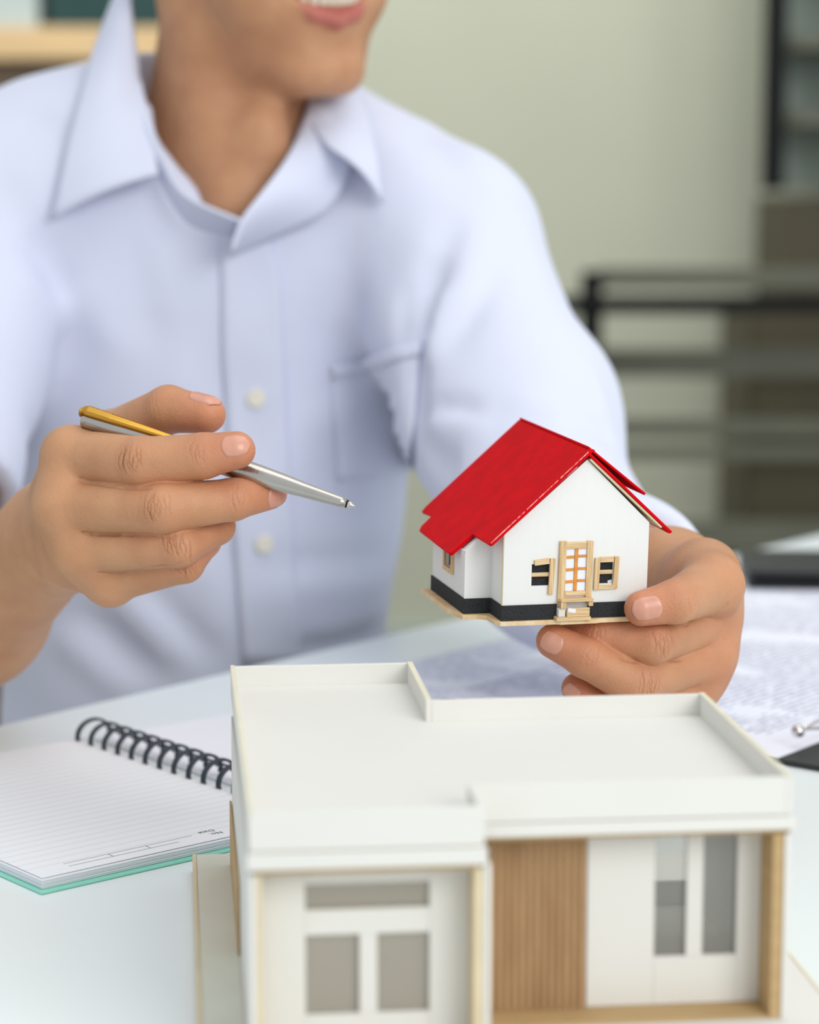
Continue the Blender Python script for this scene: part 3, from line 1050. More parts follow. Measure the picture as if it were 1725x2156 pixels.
# hand A: his right hand with the pen
A_idx = [H(150, 960, 18, 12.2), H(300, 973, -8, 11.2), H(428, 960, -13, 10.0), H(498, 948, -15, 8.4)]
A_mid = [H(136, 1066, 14, 12.0), H(345, 1070, -12, 11.2), H(490, 1052, -5, 9.3), H(566, 1036, 7, 8.0)]
A_rng = [H(172, 1156, 18, 11.6), H(378, 1148, -4, 9.8), H(455, 1108, 12, 8.4), H(440, 1080, 30, 7.6)]
A_pnk = [H(232, 1222, 26, 10.4), H(388, 1186, 8, 8.8), H(430, 1140, 22, 7.4), H(405, 1110, 38, 6.8)]
A_thb = [H(170, 1060, 72, 14), H(225, 930, 60, 13.0), H(355, 862, 34, 11.0), H(436, 873, 22, 8.6)]
A_wr = H(118, 1130, 86, 25)
A_fa = H(-60, 1285, 180, 37)
A_el = H(-240, 1430, 280, 43)
SH_A = J(-70, 470, 1.50)

# hand B: his left hand under the house
B_thb = [H(1480, 1215, 50, 16), H(1500, 1232, 26, 13.2), H(1424, 1266, -9, 9.8), H(1352, 1281, -12.5, 7.9)]
B_idx = [H(1498, 1300, 44, 12.5), H(1372, 1350, 1, 10.5), H(1265, 1338, 4, 8.6), H(1208, 1324, 10, 7.6)]
B_mid = [H(1484, 1378, 44, 12.3), H(1335, 1436, 5, 10.8), H(1232, 1384, -4, 9.0), H(1166, 1350, -2, 7.9)]
B_rng = [H(1446, 1440, 50, 11.6), H(1340, 1520, 16, 10), H(1268, 1490, 11, 8.6), H(1216, 1450, 13, 7.3)]
B_pnk = [H(1405, 1480, 54, 10.6), H(1340, 1556, 14, 8.8), H(1280, 1530, 10, 7.5), H(1240, 1500, 12, 6.6)]
B_wr = H(1408, 1232, 105, 26)
B_fa = H(1300, 1230, 210, 34)
B_el = H(1190, 1200, 310, 36)
SH_B = J(925, 530, 1.52)


def finger(P, f, k=0.0022):
    return chain(P, [q[0] for q in f], [q[1] for q in f], k)


def hand(P, fs, thumb, wr, pad):
    mc = None
    for f in fs:
        c = cap(P, wr[0], f[0][0], wr[1] * 0.72, f[0][1] * 1.0)
        mc = c if mc is None else smin(mc, c, 0.012)
    # connect neighbouring knuckles
    for a, b in zip(fs[:-1], fs[1:]):
        mc = smin(mc, cap(P, a[0][0], b[0][0], a[0][1] * 0.9, b[0][1] * 0.9), 0.008)
    th = chain(P, [wr[0]] + [q[0] for q in thumb[:2]], [wr[1] * 0.7, thumb[0][1], thumb[1][1]], 0.006)
    palm = smin(mc, th, 0.012)
    if pad:
        palm = smin(palm, cap(P, pad[0], pad[1], pad[2], pad[3]), 0.012)
    out = None
    for f in fs:
        g = smin(palm, finger(P, f), 0.0040)
        out = g if out is None else smin(out, g, 0.0012)
    g = smin(palm, finger(P, thumb), 0.007)
    return smin(out, g, 0.0012)


def arm(P, wr, fa, el, shd):
    d = chain(P, [wr[0], fa[0], el[0]], [wr[1], fa[1], el[1]], 0.02)
    return smin(d, cap(P, el[0], shd, 0.038, 0.040), 0.02)


web_A = (J(235, 985, BASE + 0.045), J(180, 1120, BASE + 0.06), 0.013, 0.02)
web_B = (J(1462, 1260, BASE + 0.045), J(1450, 1400, BASE + 0.06), 0.013, 0.018)
fA = lambda P: smin(hand(P, [A_idx, A_mid, A_rng, A_pnk], A_thb, A_wr, web_A), arm(P, A_wr, A_fa, A_el, SH_A), 0.014)
fB = lambda P: smin(hand(P, [B_idx, B_mid, B_rng, B_pnk], B_thb, B_wr, web_B), arm(P, B_wr, B_fa, B_el, SH_B), 0.014)

# head frame
yaw, tilt = R(33), R(7)
Fh = np.array([math.sin(yaw) * math.cos(tilt), -math.cos(yaw) * math.cos(tilt), -math.sin(tilt)])
Lh = np.array([math.cos(yaw), math.sin(yaw), 0.0])
Uh = np.cross(Lh, -Fh)
Uh = Uh / np.linalg.norm(Uh)
if Uh[2] < 0:
    Uh = -Uh
roll = R(4)
Lh, Uh = Lh * math.cos(roll) + Uh * math.sin(roll), Uh * math.cos(roll) - Lh * math.sin(roll)
CHIN = J(690, 152, 1.43)
O_ = CHIN - (Fh * 84 - Uh * 84) * MMm


def hl(l, f, u):
    return O_ + (Lh * l + Fh * f + Uh * u) * MMm


HAX = np.array([Lh, Fh, Uh])
NECKB = J(462, 385, 1.508)
NECKT = hl(0, -12, -30)
LOWLIP = [hl(-30, 78, -35), hl(-15, 92, -47), hl(0, 95.5, -51), hl(15, 92, -47), hl(30, 78, -35)]
UPLIP = [hl(-30, 78, -34.5), hl(-13, 94, -31), hl(0, 99, -30), hl(13, 94, -31), hl(30, 78, -34.5)]


def head(P):
    mm_ = MMm
    d = ell(P, hl(0, -8, 36), np.array([74, 92, 84]) * mm_, HAX)
    d = smin(d, ell(P, hl(0, 28, -18), np.array([60, 62, 78]) * mm_, HAX), 0.02)
    for s in (-1, 1):
        d = smin(d, cap(P, hl(50 * s, 2, -40), hl(46 * s, 18, -58), 0.014, 0.014), 0.018)
        d = smin(d, cap(P, hl(46 * s, 18, -58), hl(15 * s, 76, -85), 0.014, 0.014), 0.016)
        d = smin(d, ell(P, hl(34 * s, 55, -30), np.array([24, 24, 30]) * mm_, HAX), 0.02)
    d = smin(d, ell(P, hl(0, 50, -72), np.array([38, 36, 22]) * mm_, HAX), 0.015)
    d = smin(d, ell(P, hl(0, 82, -83), np.array([20, 15, 14]) * mm_, HAX), 0.012)
    d = smin(d, ell(P, hl(0, 70, -48), np.array([34, 24, 26]) * mm_, HAX), 0.014)
    d = smin(d, chain(P, LOWLIP, [x * mm_ for x in (2.5, 5.0, 5.6, 5.0, 2.5)], 0.003), 0.004)
    d = smin(d, chain(P, UPLIP, [x * mm_ for x in (2.2, 4.0, 4.4, 4.0, 2.2)], 0.003), 0.004)
    gap = chain(P, [hl(-25, 85, -36), hl(0, 101, -41), hl(25, 85, -36)], [0.002, 0.0055, 0.002], 0.004)
    d = smax(d, -gap, 0.002)
    d = smin(d, chain(P, [hl(0, 88, 14), hl(0, 106, -12)], [0.007, 0.0095], 0.004), 0.010)
    for s in (-1, 1):
        d = smin(d, ell(P, hl(11 * s, 94, -15), np.array([6, 8, 6]) * mm_, HAX), 0.006)
        d = smax(d, -ell(P, hl(31 * s, 92, 14), np.array([16, 12, 9]) * mm_, HAX), 0.012)
        d = smin(d, ell(P, hl(31 * s, 75, 14), np.array([14, 13, 12.5]) * mm_, HAX), 0.006)
        d = smax(d, -ell(P, hl(31 * s, 90, 13.5), np.array([12.5, 9, 3.4]) * mm_, HAX), 0.0015)
        d = smin(d, ell(P, hl(72 * s, -6, -2), np.array([7, 16, 30]) * mm_, HAX), 0.006)
    return d


def neck(P):
    d = cap(P, NECKT, NECKB, 0.054, 0.056)
    d = smin(d, cap(P, J(470, 380, 1.478), J(495, 440, 1.452), 0.03, 0.012), 0.02)
    # muscles running to the collar bones, Adam's apple
    d = smin(d, cap(P, hl(-52, -5, -38), J(478, 415, 1.450), 0.012, 0.009), 0.03)
    d = smin(d, cap(P, hl(52, -5, -38), J(512, 420, 1.450), 0.012, 0.009), 0.03)
    d = smin(d, ell(P, J(560, 290, 1.440), (0.011, 0.011, 0.018)), 0.03)
    # upper chest
    d = smin(d, ell(P, J(470, 640, 1.57), (0.11, 0.060, 0.09)), 0.05)
    d = smin(d, cap(P, J(200, 430, 1.53), J(760, 430, 1.53), 0.032, 0.032), 0.05)
    return d


fH = lambda P: smin(head(P), neck(P), 0.02)

BODYC = (J(-400, 1000, 1.6), J(1700, 1000, 1.6))


def tint_for(V, N):
    base = np.array(srgb(198, 149, 111)[:3])
    red = np.array(srgb(202, 126, 96)[:3])
    lip = np.array(srgb(186, 98, 96)[:3])
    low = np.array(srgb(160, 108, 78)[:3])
    c = np.repeat(base[None], len(V), 0)

    def blend(c, col, w):
        return c * (1 - w[:, None]) + col * w[:, None]
    for f in (A_idx, A_mid, A_rng, A_pnk, A_thb, B_idx, B_mid, B_rng, B_pnk, B_thb):
        d = np.linalg.norm(V - f[3][0], axis=1)
        c = blend(c, red, 0.75 * np.exp(-(d / 0.015) ** 2))
        for j in (1, 2):
            d = np.linalg.norm(V - f[j][0], axis=1)
            c = blend(c, red, 0.30 * np.exp(-(d / 0.013) ** 2))
    for f in (B_idx, B_mid, B_rng):
        d = np.linalg.norm(V - f[0][0], axis=1)
        c = blend(c, red, 0.22 * np.exp(-(d / 0.03) ** 2))
    dl = np.minimum(chain(V, LOWLIP, [0.0015, 0.0046, 0.0052, 0.0046, 0.0015]), chain(V, UPLIP, [0.001, 0.0036, 0.004, 0.0036, 0.001]))
    c = blend(c, lip, np.clip(1 - (dl - 0.0002) / 0.0022, 0, 1) * 0.85)
    # stubble on the jaw
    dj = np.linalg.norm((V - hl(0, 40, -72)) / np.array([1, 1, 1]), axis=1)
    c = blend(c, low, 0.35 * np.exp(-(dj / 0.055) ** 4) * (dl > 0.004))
    dn = cap(V, NECKT, NECKB, 0.05, 0.05)  # shade under the chin put into the neck colour
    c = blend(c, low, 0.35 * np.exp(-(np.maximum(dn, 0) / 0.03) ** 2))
    return c


CREASES = []


def knuckle(j0, j, j1, r, amp, offs=(-4.4, -2.2, 0, 2.2, 4.4), side=None, spread=6.0):
    ax = np.asarray(j1) - np.asarray(j0)
    ax = ax / np.linalg.norm(ax)
    CREASES.append((np.asarray(j), ax, r, amp, offs, spread))


for f in (A_idx, A_mid, A_rng, A_pnk, B_idx, B_mid, B_rng):
    knuckle(f[0][0], f[1][0], f[2][0], f[1][1], 0.52, (-5.4, -3.4, -2.1, -0.4, 0.9, 2.4, 4.3, 6.2), spread=7.5)
    knuckle(f[1][0], f[2][0], f[3][0], f[2][1], 0.42, (-2.8, -1.0, 0.8, 2.4), spread=5)
for f in (A_thb, B_thb):
    knuckle(f[1][0], f[2][0], f[3][0], f[2][1], 0.30, (-3.2, -1.2, 0.9, 3.0))


def crease_disp(V, N):
    d = np.zeros(len(V))
    for (c, ax, r, amp, offs, spread) in CREASES:
        q = V - c
        s = q @ ax / MMm
        rad = np.linalg.norm(q - np.outer(q @ ax, ax), axis=1) / MMm
        m_ = (np.abs(s) < 13) & (rad < r / MMm * 1.5)
        if not m_.any():
            continue
        toward = N[m_] @ (-_F)                      # these backs of fingers face the camera side
        up = V[m_] @ _U - c @ _U
        lat = up / MMm
        side = np.clip((toward - 0.05) / 0.5, 0, 1)
        ss = s[m_]
        rr = random.Random(int(abs(c[0]) * 1e5) + int(abs(c[2]) * 1e4))
        inside = np.exp(-(lat / (r / MMm * 0.80)) ** 6) * (rad[m_] < r / MMm * 1.25)
        bulge = 0.22 * np.exp(-(ss / 6.0) ** 2) * side * inside
        g = np.zeros(len(ss))
        for k, o in enumerate(offs):
            jit, ph_, fq = rr.uniform(-0.35, 0.35), rr.uniform(0, 6), rr.uniform(0.35, 0.8)
            lc, lw, st_ = rr.uniform(-2.2, 2.2), rr.uniform(3.6, 7.5), rr.uniform(0.6, 1.0)
            wob = 0.38 * np.sin(lat * fq + ph_) + 0.12 * np.sin(lat * 2.1 + ph_ * 2)
            curve = np.sign(o) * 0.026 * lat ** 2 * (1 if abs(o) > 0.5 else 0)
            g += np.exp(-((ss - o - jit + curve + wob) / 0.36) ** 2) * st_ * np.exp(-((lat - lc) / lw) ** 4)
        d[m_] += bulge - amp * g * side * inside * np.exp(-(ss / spread) ** 4)
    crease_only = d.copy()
    for (a, b, w, h) in VALLEYS:
        ba = b - a
        t = np.clip((V - a) @ ba / (ba @ ba), 0, 1)
        dist = np.linalg.norm(V - a - t[:, None] * ba, axis=1)
        d -= h * np.exp(-(dist / (w * MMm)) ** 2) * np.clip(np.minimum(t, 1 - t) / 0.2 + 0.1, 0, 1)
    return d * MMm, crease_only * MMm


VALLEYS = []
for fn_, segs in ((fA, [(188, 1017, 245, 1026), (245, 1026, 320, 1029), (196, 1124, 260, 1126), (260, 1126, 350, 1124), (250, 1206, 310, 1196), (310, 1196, 385, 1184),
                        (205, 1206, 250, 1206), (165, 1008, 190, 1018), (170, 1121, 198, 1125)]),
                  (fB, [(1305, 1386, 1345, 1393), (1345, 1393, 1440, 1389), (1440, 1317, 1500, 1296), (1500, 1296, 1535, 1268)])):
    sg = np.array(segs, float)
    a_, _ = trace(fn_, sg[:, :2], 0.9, 1.3)
    b_, _ = trace(fn_, sg[:, 2:], 0.9, 1.3)
    VALLEYS += [(p, q, 0.7, 1.3) for p, q in zip(a_, b_)]


def nail_patch(name, f, up, width, length, start, parent_, back=0.0, fn=None):
    """fingernail: a curved plate laid on the fingertip; up = direction the nail faces"""
    tip, r = f[3]
    dirv = f[3][0] - f[2][0]
    dirv = dirv / np.linalg.norm(dirv)
    up = np.asarray(up, float)
    up = up - dirv * (up @ dirv)
    up /= np.linalg.norm(up)
    sd = np.cross(dirv, up)
    nu, nv = 18, 20
    u = np.linspace(-1, 1, nu)
    v = np.linspace(0, 1, nv)
    U_, V_ = np.meshgrid(u, v, indexing='ij')
    # plate outline: rounded cuticle at the back, straight-ish free edge
    s = start + length * (V_ - (0.16 * (1 - V_) * U_ ** 2 * -1) - (0.14 * V_ * U_ ** 2))
    wid = width * (0.86 + 0.14 * np.sin(V_ * math.pi * 0.8))
    th = U_ * wid / r
    Pn = tip[None, None] + dirv * s[..., None] + (sd * np.sin(th)[..., None] + up * np.cos(th)[..., None]) * (r * 1.5)
    N_ = (sd * np.sin(th)[..., None] + up * np.cos(th)[..., None])
    P = Pn.reshape(-1, 3)
    N2 = N_.reshape(-1, 3)
    t = np.zeros(len(P))
    for _ in range(60):
        t += np.clip(fn(P - N2 * t[:, None]), -0.002, 0.004) * 0.8
    edge = np.minimum(1 - np.abs(U_), V_ * 1.6).reshape(-1)
    lift = 0.00008 + 0.00042 * np.clip(edge / 0.16, 0, 1) ** 0.5
    lift += 0.0002 * (V_.reshape(-1) > 0.93)
    S = P - N2 * (t - lift)[:, None]
    # keep the plate from bending over the very tip
    bm = bmesh.new()
    vs = [bm.verts.new(p) for p in S]
    for i in range(nu - 1):
        for j in range(nv - 1):
            bm.faces.new((vs[i * nv + j], vs[(i + 1) * nv + j], vs[(i + 1) * nv + j + 1], vs[i * nv + j + 1]))
    r_ = bmesh.ops.extrude_face_region(bm, geom=list(bm.faces))
    nn = Vector(up) * -0.0006
    for v_ in [g for g in r_['geom'] if isinstance(g, bmesh.types.BMVert)]:
        v_.co += nn
    o = link(name, bm, M['nail'], None, True)
    o.parent = parent_
    return o


parts = []


def clip_out(V, Q, lo, hi):
    c = V[Q].mean(1)
    inside = ((c > lo) & (c < hi)).all(1)
    return Q[~inside]


ptsA = np.array([q[0] for f in (A_idx, A_mid, A_rng, A_pnk, A_thb) for q in f])
ptsB = np.array([q[0] for f in (B_idx, B_mid, B_rng, B_pnk, B_thb) for q in f])
HF = 0.00056
boxes = {}
for key, fn, pts_, wr, el, shd in (('A', fA, ptsA, A_wr, A_el, SH_A), ('B', fB, ptsB, B_wr, B_el, SH_B)):
    lo, hi = pts_.min(0) - 0.018, pts_.max(0) + 0.018
    V, Q = surface_net(fn, lo, hi, HF)
    N = grad(fn, V)
    cd, cp = crease_disp(V, N)
    V = V + N * cd[:, None]
    parts.append((V, Q, 1 - 0.45 * np.clip(-cp / 0.0004, 0, 1) ))  # creases darkened in the tint: skin pigment plus painted shade
    allp = np.array([wr[0], el[0], shd])
    lo2, hi2 = np.minimum(allp.min(0), lo) - 0.06, np.maximum(allp.max(0), hi) + 0.06
    V2, Q2 = surface_net(fn, lo2, hi2, 0.0026)
    Q2 = clip_out(V2, Q2, lo + 0.003, hi - 0.0035)
    parts.append((V2, Q2, None))
lo = np.minimum.reduce([hl(0, 0, 0) - 0.16, NECKB - 0.2])
hi = np.maximum.reduce([hl(0, 0, 0) + 0.16, NECKB + 0.2])
lo[2] = NECKB[2] - 0.16
V, Q = surface_net(fH, lo, hi, 0.0024)
parts.append((V, Q, None))
Vs, Qs, off, Ks = [], [], 0, []
for V, Q, N in parts:
    used = np.unique(Q)
    mp = np.full(len(V), -1)
    mp[used] = np.arange(len(used)) + off
    Vs.append(V[used])
    Ks.append(N[used] if N is not None else np.ones(len(used)))
    Qs.append(mp[Q])
    off += len(used)
V = np.concatenate(Vs)
Q = np.concatenate(Qs)
me = mesh_from('body', V, Q)
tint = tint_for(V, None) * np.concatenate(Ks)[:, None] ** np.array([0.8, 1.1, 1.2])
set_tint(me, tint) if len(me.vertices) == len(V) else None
body = bodychild(link('body', me, SKIN, None, True))
print('body verts', len(V))


def childof(o, p):
    o.parent = p
    return o


CAMD = -_F
nail_patch('fingernail', A_idx, CAMD * 1.0 + _U * 0.30 + _R * 0.2, 0.0054, 0.0122, -0.0048, body, fn=fA)
nail_patch('fingernail', A_mid, CAMD * 1.0 - _U * 0.35 + _R * 0.2, 0.0058, 0.0128, -0.0062, body, fn=fA)
nail_patch('fingernail', A_thb, CAMD * 0.22 + _U * 1.0, 0.0062, 0.0155, -0.0085, body, fn=fA)
nail_patch('fingernail', B_thb, CAMD * 1.0 - _U * 0.05 - _R * 0.2, 0.0057, 0.0132, -0.0068, body, fn=fB)
nail_patch('fingernail', B_mid, CAMD * 1.0 + _U * 0.1 - _R * 0.5, 0.0050, 0.0105, -0.0052, body, fn=fB)
nail_patch('fingernail', B_rng, CAMD * 1.0 - _R * 0.9, 0.0042, 0.0085, -0.0035, body, fn=fB)

# teeth and hair
for k in range(8):
    a = (k - 3.5) * 5.4
    bm = bmesh.new()
    c = Vector(hl(a, 93.5 - 0.016 * a * a, -38.0))
    mt = Matrix.Translation(c) @ Matrix((Vector(Lh), Vector(Fh), Vector(Uh))).transposed().to_4x4() @ Matrix.Rotation(-a * 0.03, 4, 'Z')
    add_box(bm, (-0.0026, -0.002, -0.0045), (0.0026, 0.002, 0.0045), mt, 0.0012)
    childof(link('tooth', bm, M['tooth'], None, True), body)
def fhair(P):
    d = ell(P, hl(0, -12, 42), np.array([81, 99, 91]) * MMm, HAX)
    q = (P - O_) @ HAX.T / MMm
    for k in range(9):      # locks swept over the forehead
        a = -56 + 14 * k
        d = smin(d, cap(P, hl(a * 0.9 + 14, 40, 118 - abs(a) * 0.25), hl(a, 88 - a * a * 0.012, 78 - abs(a) * 0.15), 0.012, 0.006), 0.008)
    for sgn in (-1, 1):
        d = smin(d, cap(P, hl(70 * sgn, 22, 40), hl(68 * sgn, 20, 2), 0.009, 0.004), 0.012)
    face = (q[:, 1] * 0.86 - q[:, 2] * 0.5 - 46) * MMm
    face = np.minimum(face, (62 - q[:, 2]) * MMm * 1.0) if False else face
    d = smax(d, face, 0.008)
    low = (-34 - q[:, 2]) * MMm
    d = smax(d, low, 0.01)
    return d - 0.0012 * np.sin(q[:, 0] * 0.55 + 1.5 * np.sin(q[:, 2] * 0.08)) * np.sin(q[:, 1] * 0.12 + q[:, 2] * 0.1)


V, Q = surface_net(fhair, hl(0, 0, 30) - 0.15, hl(0, 0, 30) + 0.15, 0.004)
hair = bodychild(link('hair', mesh_from('hair', V, Q), M['hair'], None, True))

for sgn in (-1, 1):
    bm = bmesh.new()
    bmesh.ops.create_uvsphere(bm, u_segments=24, v_segments=16, radius=0.0112)
    bm.transform(Matrix.Translation(Vector(hl(31 * sgn, 75.5, 13.6))))
    eye = childof(link('eyeball', bm, M['tooth'], None, True), body)
    bm = bmesh.new()
    bmesh.ops.create_uvsphere(bm, u_segments=20, v_segments=12, radius=0.0062)
    bm.transform(Matrix.Translation(Vector(hl(31 * sgn, 81.2, 13.4))))
    childof(link('iris', bm, M['hair'], None, True), body)
    childof(tube('eyebrow', [hl((14 + 9 * k) * sgn, 91 - k * k * 1.6, 27 + 2.0 * math.sin(k * 1.1)) for k in range(5)], [0.0018, 0.0026, 0.0026, 0.0022, 0.001], M['hair'], None), body)

# ------------------------------------------------------------------ shirt
CT, CB = J(462, 600, 1.545), J(385, 1750, 1.62)
tn = np.array([math.sin(R(14)), -math.cos(R(14)), 0.0])
S_end = B_fa[0] + (B_wr[0] - B_fa[0]) * 0.33
ax_A = A_el[0] - SH_A
A_cut = SH_A + ax_A * 0.62
ax_A /= np.linalg.norm(ax_A)
ax_B = (B_wr[0] - B_fa[0])
ax_B /= np.linalg.norm(ax_B)


def shirt_base(P):
    d = flatcap(P, CT, CB, 0.147, 0.128, tn, 0.66)
    d = smin(d, cap(P, J(470, 380, 1.53), J(925, 520, 1.50), 0.060, 0.060), 0.05)
    d = smin(d, cap(P, J(470, 380, 1.53), J(-60, 430, 1.50), 0.062, 0.064), 0.06)
    d = smin(d, cap(P, J(470, 250, 1.55), J(830, 388, 1.53), 0.045, 0.04), 0.04)
    d = smin(d, cap(P, J(470, 250, 1.55), J(100, 330, 1.53), 0.045, 0.045), 0.04)
    sB = chain(P, [J(935, 520, 1.50), J(980, 680, 1.47), J(1080, 880, 1.42), J(1180, 1165, 1.33)], [0.062, 0.058, 0.062, 0.052], 0.03)
    fb = chain(P, [J(1180, 1165, 1.33), B_fa[0], S_end + ax_B * 0.02], [0.052, 0.046, 0.0405], 0.02)
    sB = smin(sB, fb, 0.025)
    sB = smax(sB, (P - S_end) @ ax_B * 1.0 + np.where(((P - B_fa[0]) @ ax_B) > -0.02, 0, -1.0), 0.003)
    d = smin(d, sB, 0.022)
    sA = chain(P, [SH_A, (SH_A + A_cut) / 2, A_cut + ax_A * 0.05], [0.064, 0.061, 0.060], 0.03)
    sA = smax(sA, (P - A_cut) @ ax_A, 0.003)
    d = smin(d, sA, 0.022)
    # neck opening and the open V below it, hollow cuffs
    d = smax(d, -cap(P, J(475, 60, 1.50), J(470, 290, 1.495), 0.073, 0.058), 0.006)
    d = smax(d, -chain(P, [J(475, 230, 1.43), J(480, 320, 1.418), J(500, 410, 1.41)], [0.052, 0.038, 0.010], 0.01), 0.004)
    d = smax(d, -cap(P, S_end - ax_B * 0.03, S_end + ax_B * 0.03, 0.032, 0.035), 0.003)
    d = smax(d, -cap(P, A_cut - ax_A * 0.03, A_cut + ax_A * 0.03, 0.046, 0.049), 0.003)
    return d


FOLDS_PX = [  # x0 y0 x1 y1 width_mm height_mm
    (915, 560, 880, 740, 9, -9), (880, 740, 890, 930, 10, -8), (935, 600, 905, 760, 8, 6), (860, 600, 845, 735, 7, -4),
    (960, 460, 905, 640, 12, -4), (1010, 470, 945, 690, 12, 4), (1060, 540, 960, 740, 10, -3), (905, 860, 1010, 862, 7, -5),
    (900, 890, 1020, 905, 8, 4), (905, 960, 960, 985, 10, -6), (1190, 880, 1290, 925, 9, -5), (1080, 845, 1250, 900, 9, 3.5), (1230, 760, 1285, 900, 9, 3),
    (60, 500, 150, 620, 12, -4), (20, 560, 120, 700, 14, 4), (150, 560, 260, 760, 14, 3), (270, 480, 350, 760, 13, -3), (330, 560, 400, 900, 15, 3),
    (600, 560, 640, 800, 14, 3), (700, 480, 760, 700, 14, -3), (640, 900, 800, 820, 13, 3), (820, 800, 700, 990, 12, -5), (840, 900, 760, 1060, 13, 4),
    (540, 1190, 800, 1170, 12, -5), (560, 1230, 800, 1215, 12, 4), (180, 1290, 330, 1430, 12, -7), (120, 1330, 270, 1460, 12, 5), (250, 1250, 400, 1410, 12, 5),
    (300, 1220, 440, 1380, 10, -5), (600, 1375, 800, 1335, 10, -7), (420, 1150, 480, 1380, 12, 3), (60, 900, 110, 1090, 10, -4), (700, 560, 690, 760, 10, -2.5),
    (40, 240, 160, 300, 12, -3), (30, 330, 100, 470, 14, 3), (800, 250, 900, 420, 14, 3), (860, 240, 980, 380, 12, -3),
    (1180, 1010, 1330, 1080, 10, 4), (1230, 1090, 1370, 1130, 8, -4), (500, 760, 560, 1000, 16, -2.5),
]
fp = np.array(FOLDS_PX, float)
fa_, _ = trace(shirt_base, fp[:, 0:2], 1.0, 1.8)
fb_, _ = trace(shirt_base, fp[:, 2:4], 1.0, 1.8)


def shirt_fn(P):
    d = shirt_base(P)
    nearm = np.abs(d) < 0.06
    if not nearm.any():
        return d
    q = P[nearm]
    s = np.zeros(len(q))
    for a, b, w, h in zip(fa_, fb_, fp[:, 4], fp[:, 5]):
        ba = b - a
        t = np.clip((q - a) @ ba / (ba @ ba), -0.15, 1.15)
        dist = np.linalg.norm(q - a - t[:, None] * ba, axis=1)
        taper = np.clip(np.minimum(t + 0.15, 1.15 - t) / 0.4, 0, 1)
        s += h * MMm * np.exp(-(dist / (w * MMm)) ** 2) * taper
    s += 0.0012 * np.sin(q[:, 0] * 47 + 2.5 * np.sin(q[:, 2] * 19)) * np.sin(q[:, 2] * 33 + q[:, 0] * 21)
    d = d.copy()
    d[nearm] -= s
    return d


lo = np.minimum.reduce([CT - 0.25, CB - 0.2, A_cut - 0.1, SH_A - 0.1, S_end - 0.1])
hi = np.maximum.reduce([CT + 0.2, SH_B + 0.15, S_end + 0.08, SH_A + 0.12])
hi[2] = max(hi[2], J(470, 100, 1.5)[2])
V, Q = surface_net(shirt_fn, lo, hi, 0.0042)
shirt = bodychild(link('shirt', mesh_from('shirt', V, Q), M['shirt'], None, True))
shirt['label'] = 'pale blue long-sleeved button shirt'
print('shirt verts', len(V))


def conform(name, corners, nu, nv, lift, m, thick=0.0015, fn=None, rows=None):
    """a cloth patch laid on the shirt: corners TL TR BR BL as sight lines"""
    fn = fn or shirt_fn
    uu, vv = np.meshgrid(np.linspace(0, 1, nu), np.linspace(0, 1, nv), indexing='ij')
    if rows:
        rw = np.array(rows, float)
        k = np.linspace(0, 1, len(rw))
        le = np.stack([np.interp(vv, k, rw[:, 0, i]) for i in range(2)], -1)
        ri = np.stack([np.interp(vv, k, rw[:, 1, i]) for i in range(2)], -1)
        pxy = (le * (1 - uu)[..., None] + ri * uu[..., None]).reshape(-1, 2)
    else:
        TL, TR, BR, BL = [np.array(c, float) for c in corners]
        pxy = ((1 - uu)[..., None] * (1 - vv)[..., None] * TL + uu[..., None] * (1 - vv)[..., None] * TR + uu[..., None] * vv[..., None] * BR + (1 - uu)[..., None] * vv[..., None] * BL).reshape(-1, 2)
    S, _ = trace(fn, pxy, 1.0, 1.8)
    N = grad(fn, S, 0.004)
    S = S + N * lift
    bm = bmesh.new()
    vs = [bm.verts.new(p) for p in S]
    for i in range(nu - 1):
        for j in range(nv - 1):
            bm.faces.new((vs[i * nv + j], vs[i * nv + j + 1], vs[(i + 1) * nv + j + 1], vs[(i + 1) * nv + j]))
    r_ = bmesh.ops.extrude_face_region(bm, geom=list(bm.faces))
    nv_ = [g for g in r_['geom'] if isinstance(g, bmesh.types.BMVert)]
    bm.verts.index_update()
    Nm = Vector(N.mean(0)).normalized()
    for v_ in nv_:
        v_.co -= Nm * (lift + thick)
    return childof(link(name, bm, m, None, True), shirt)


conform('pocket', [(692, 770), (893, 727), (872, 985), (706, 1012)], 16, 20, 0.0030, M['shirt'])
conform('pocket_hem', [(690, 768), (895, 725), (893, 752), (692, 797)], 16, 4, 0.0042, M['shirt'])
conform('placket', None, 8, 44, 0.0034, M['shirt'], rows=[((462, 488), (560, 470)), ((466, 600), (592, 590)), ((468, 760), (600, 760)), ((486, 1060), (612, 1060)), ((508, 1400), (632, 1400))])
for bx, by in ((537, 836), (553, 1142)):
    S, _ = trace(shirt_fn, [(bx, by)], 1.0, 1.8)
    N = grad(shirt_fn, S, 0.004)[0]
    bm = bmesh.new()
    bmesh.ops.create_cone(bm, segments=24, radius1=0.0058, radius2=0.0052, depth=0.0022, cap_ends=True)
    mt = Matrix.Translation(Vector(S[0] + N * 0.0048)) @ Vector(N).to_track_quat('Z', 'Y').to_matrix().to_4x4()
    bm.transform(mt)
    bmesh.ops.bevel(bm, geom=list(bm.edges), offset=0.0004, segments=1, affect='EDGES')
    childof(link('button', bm, M['button']), shirt)


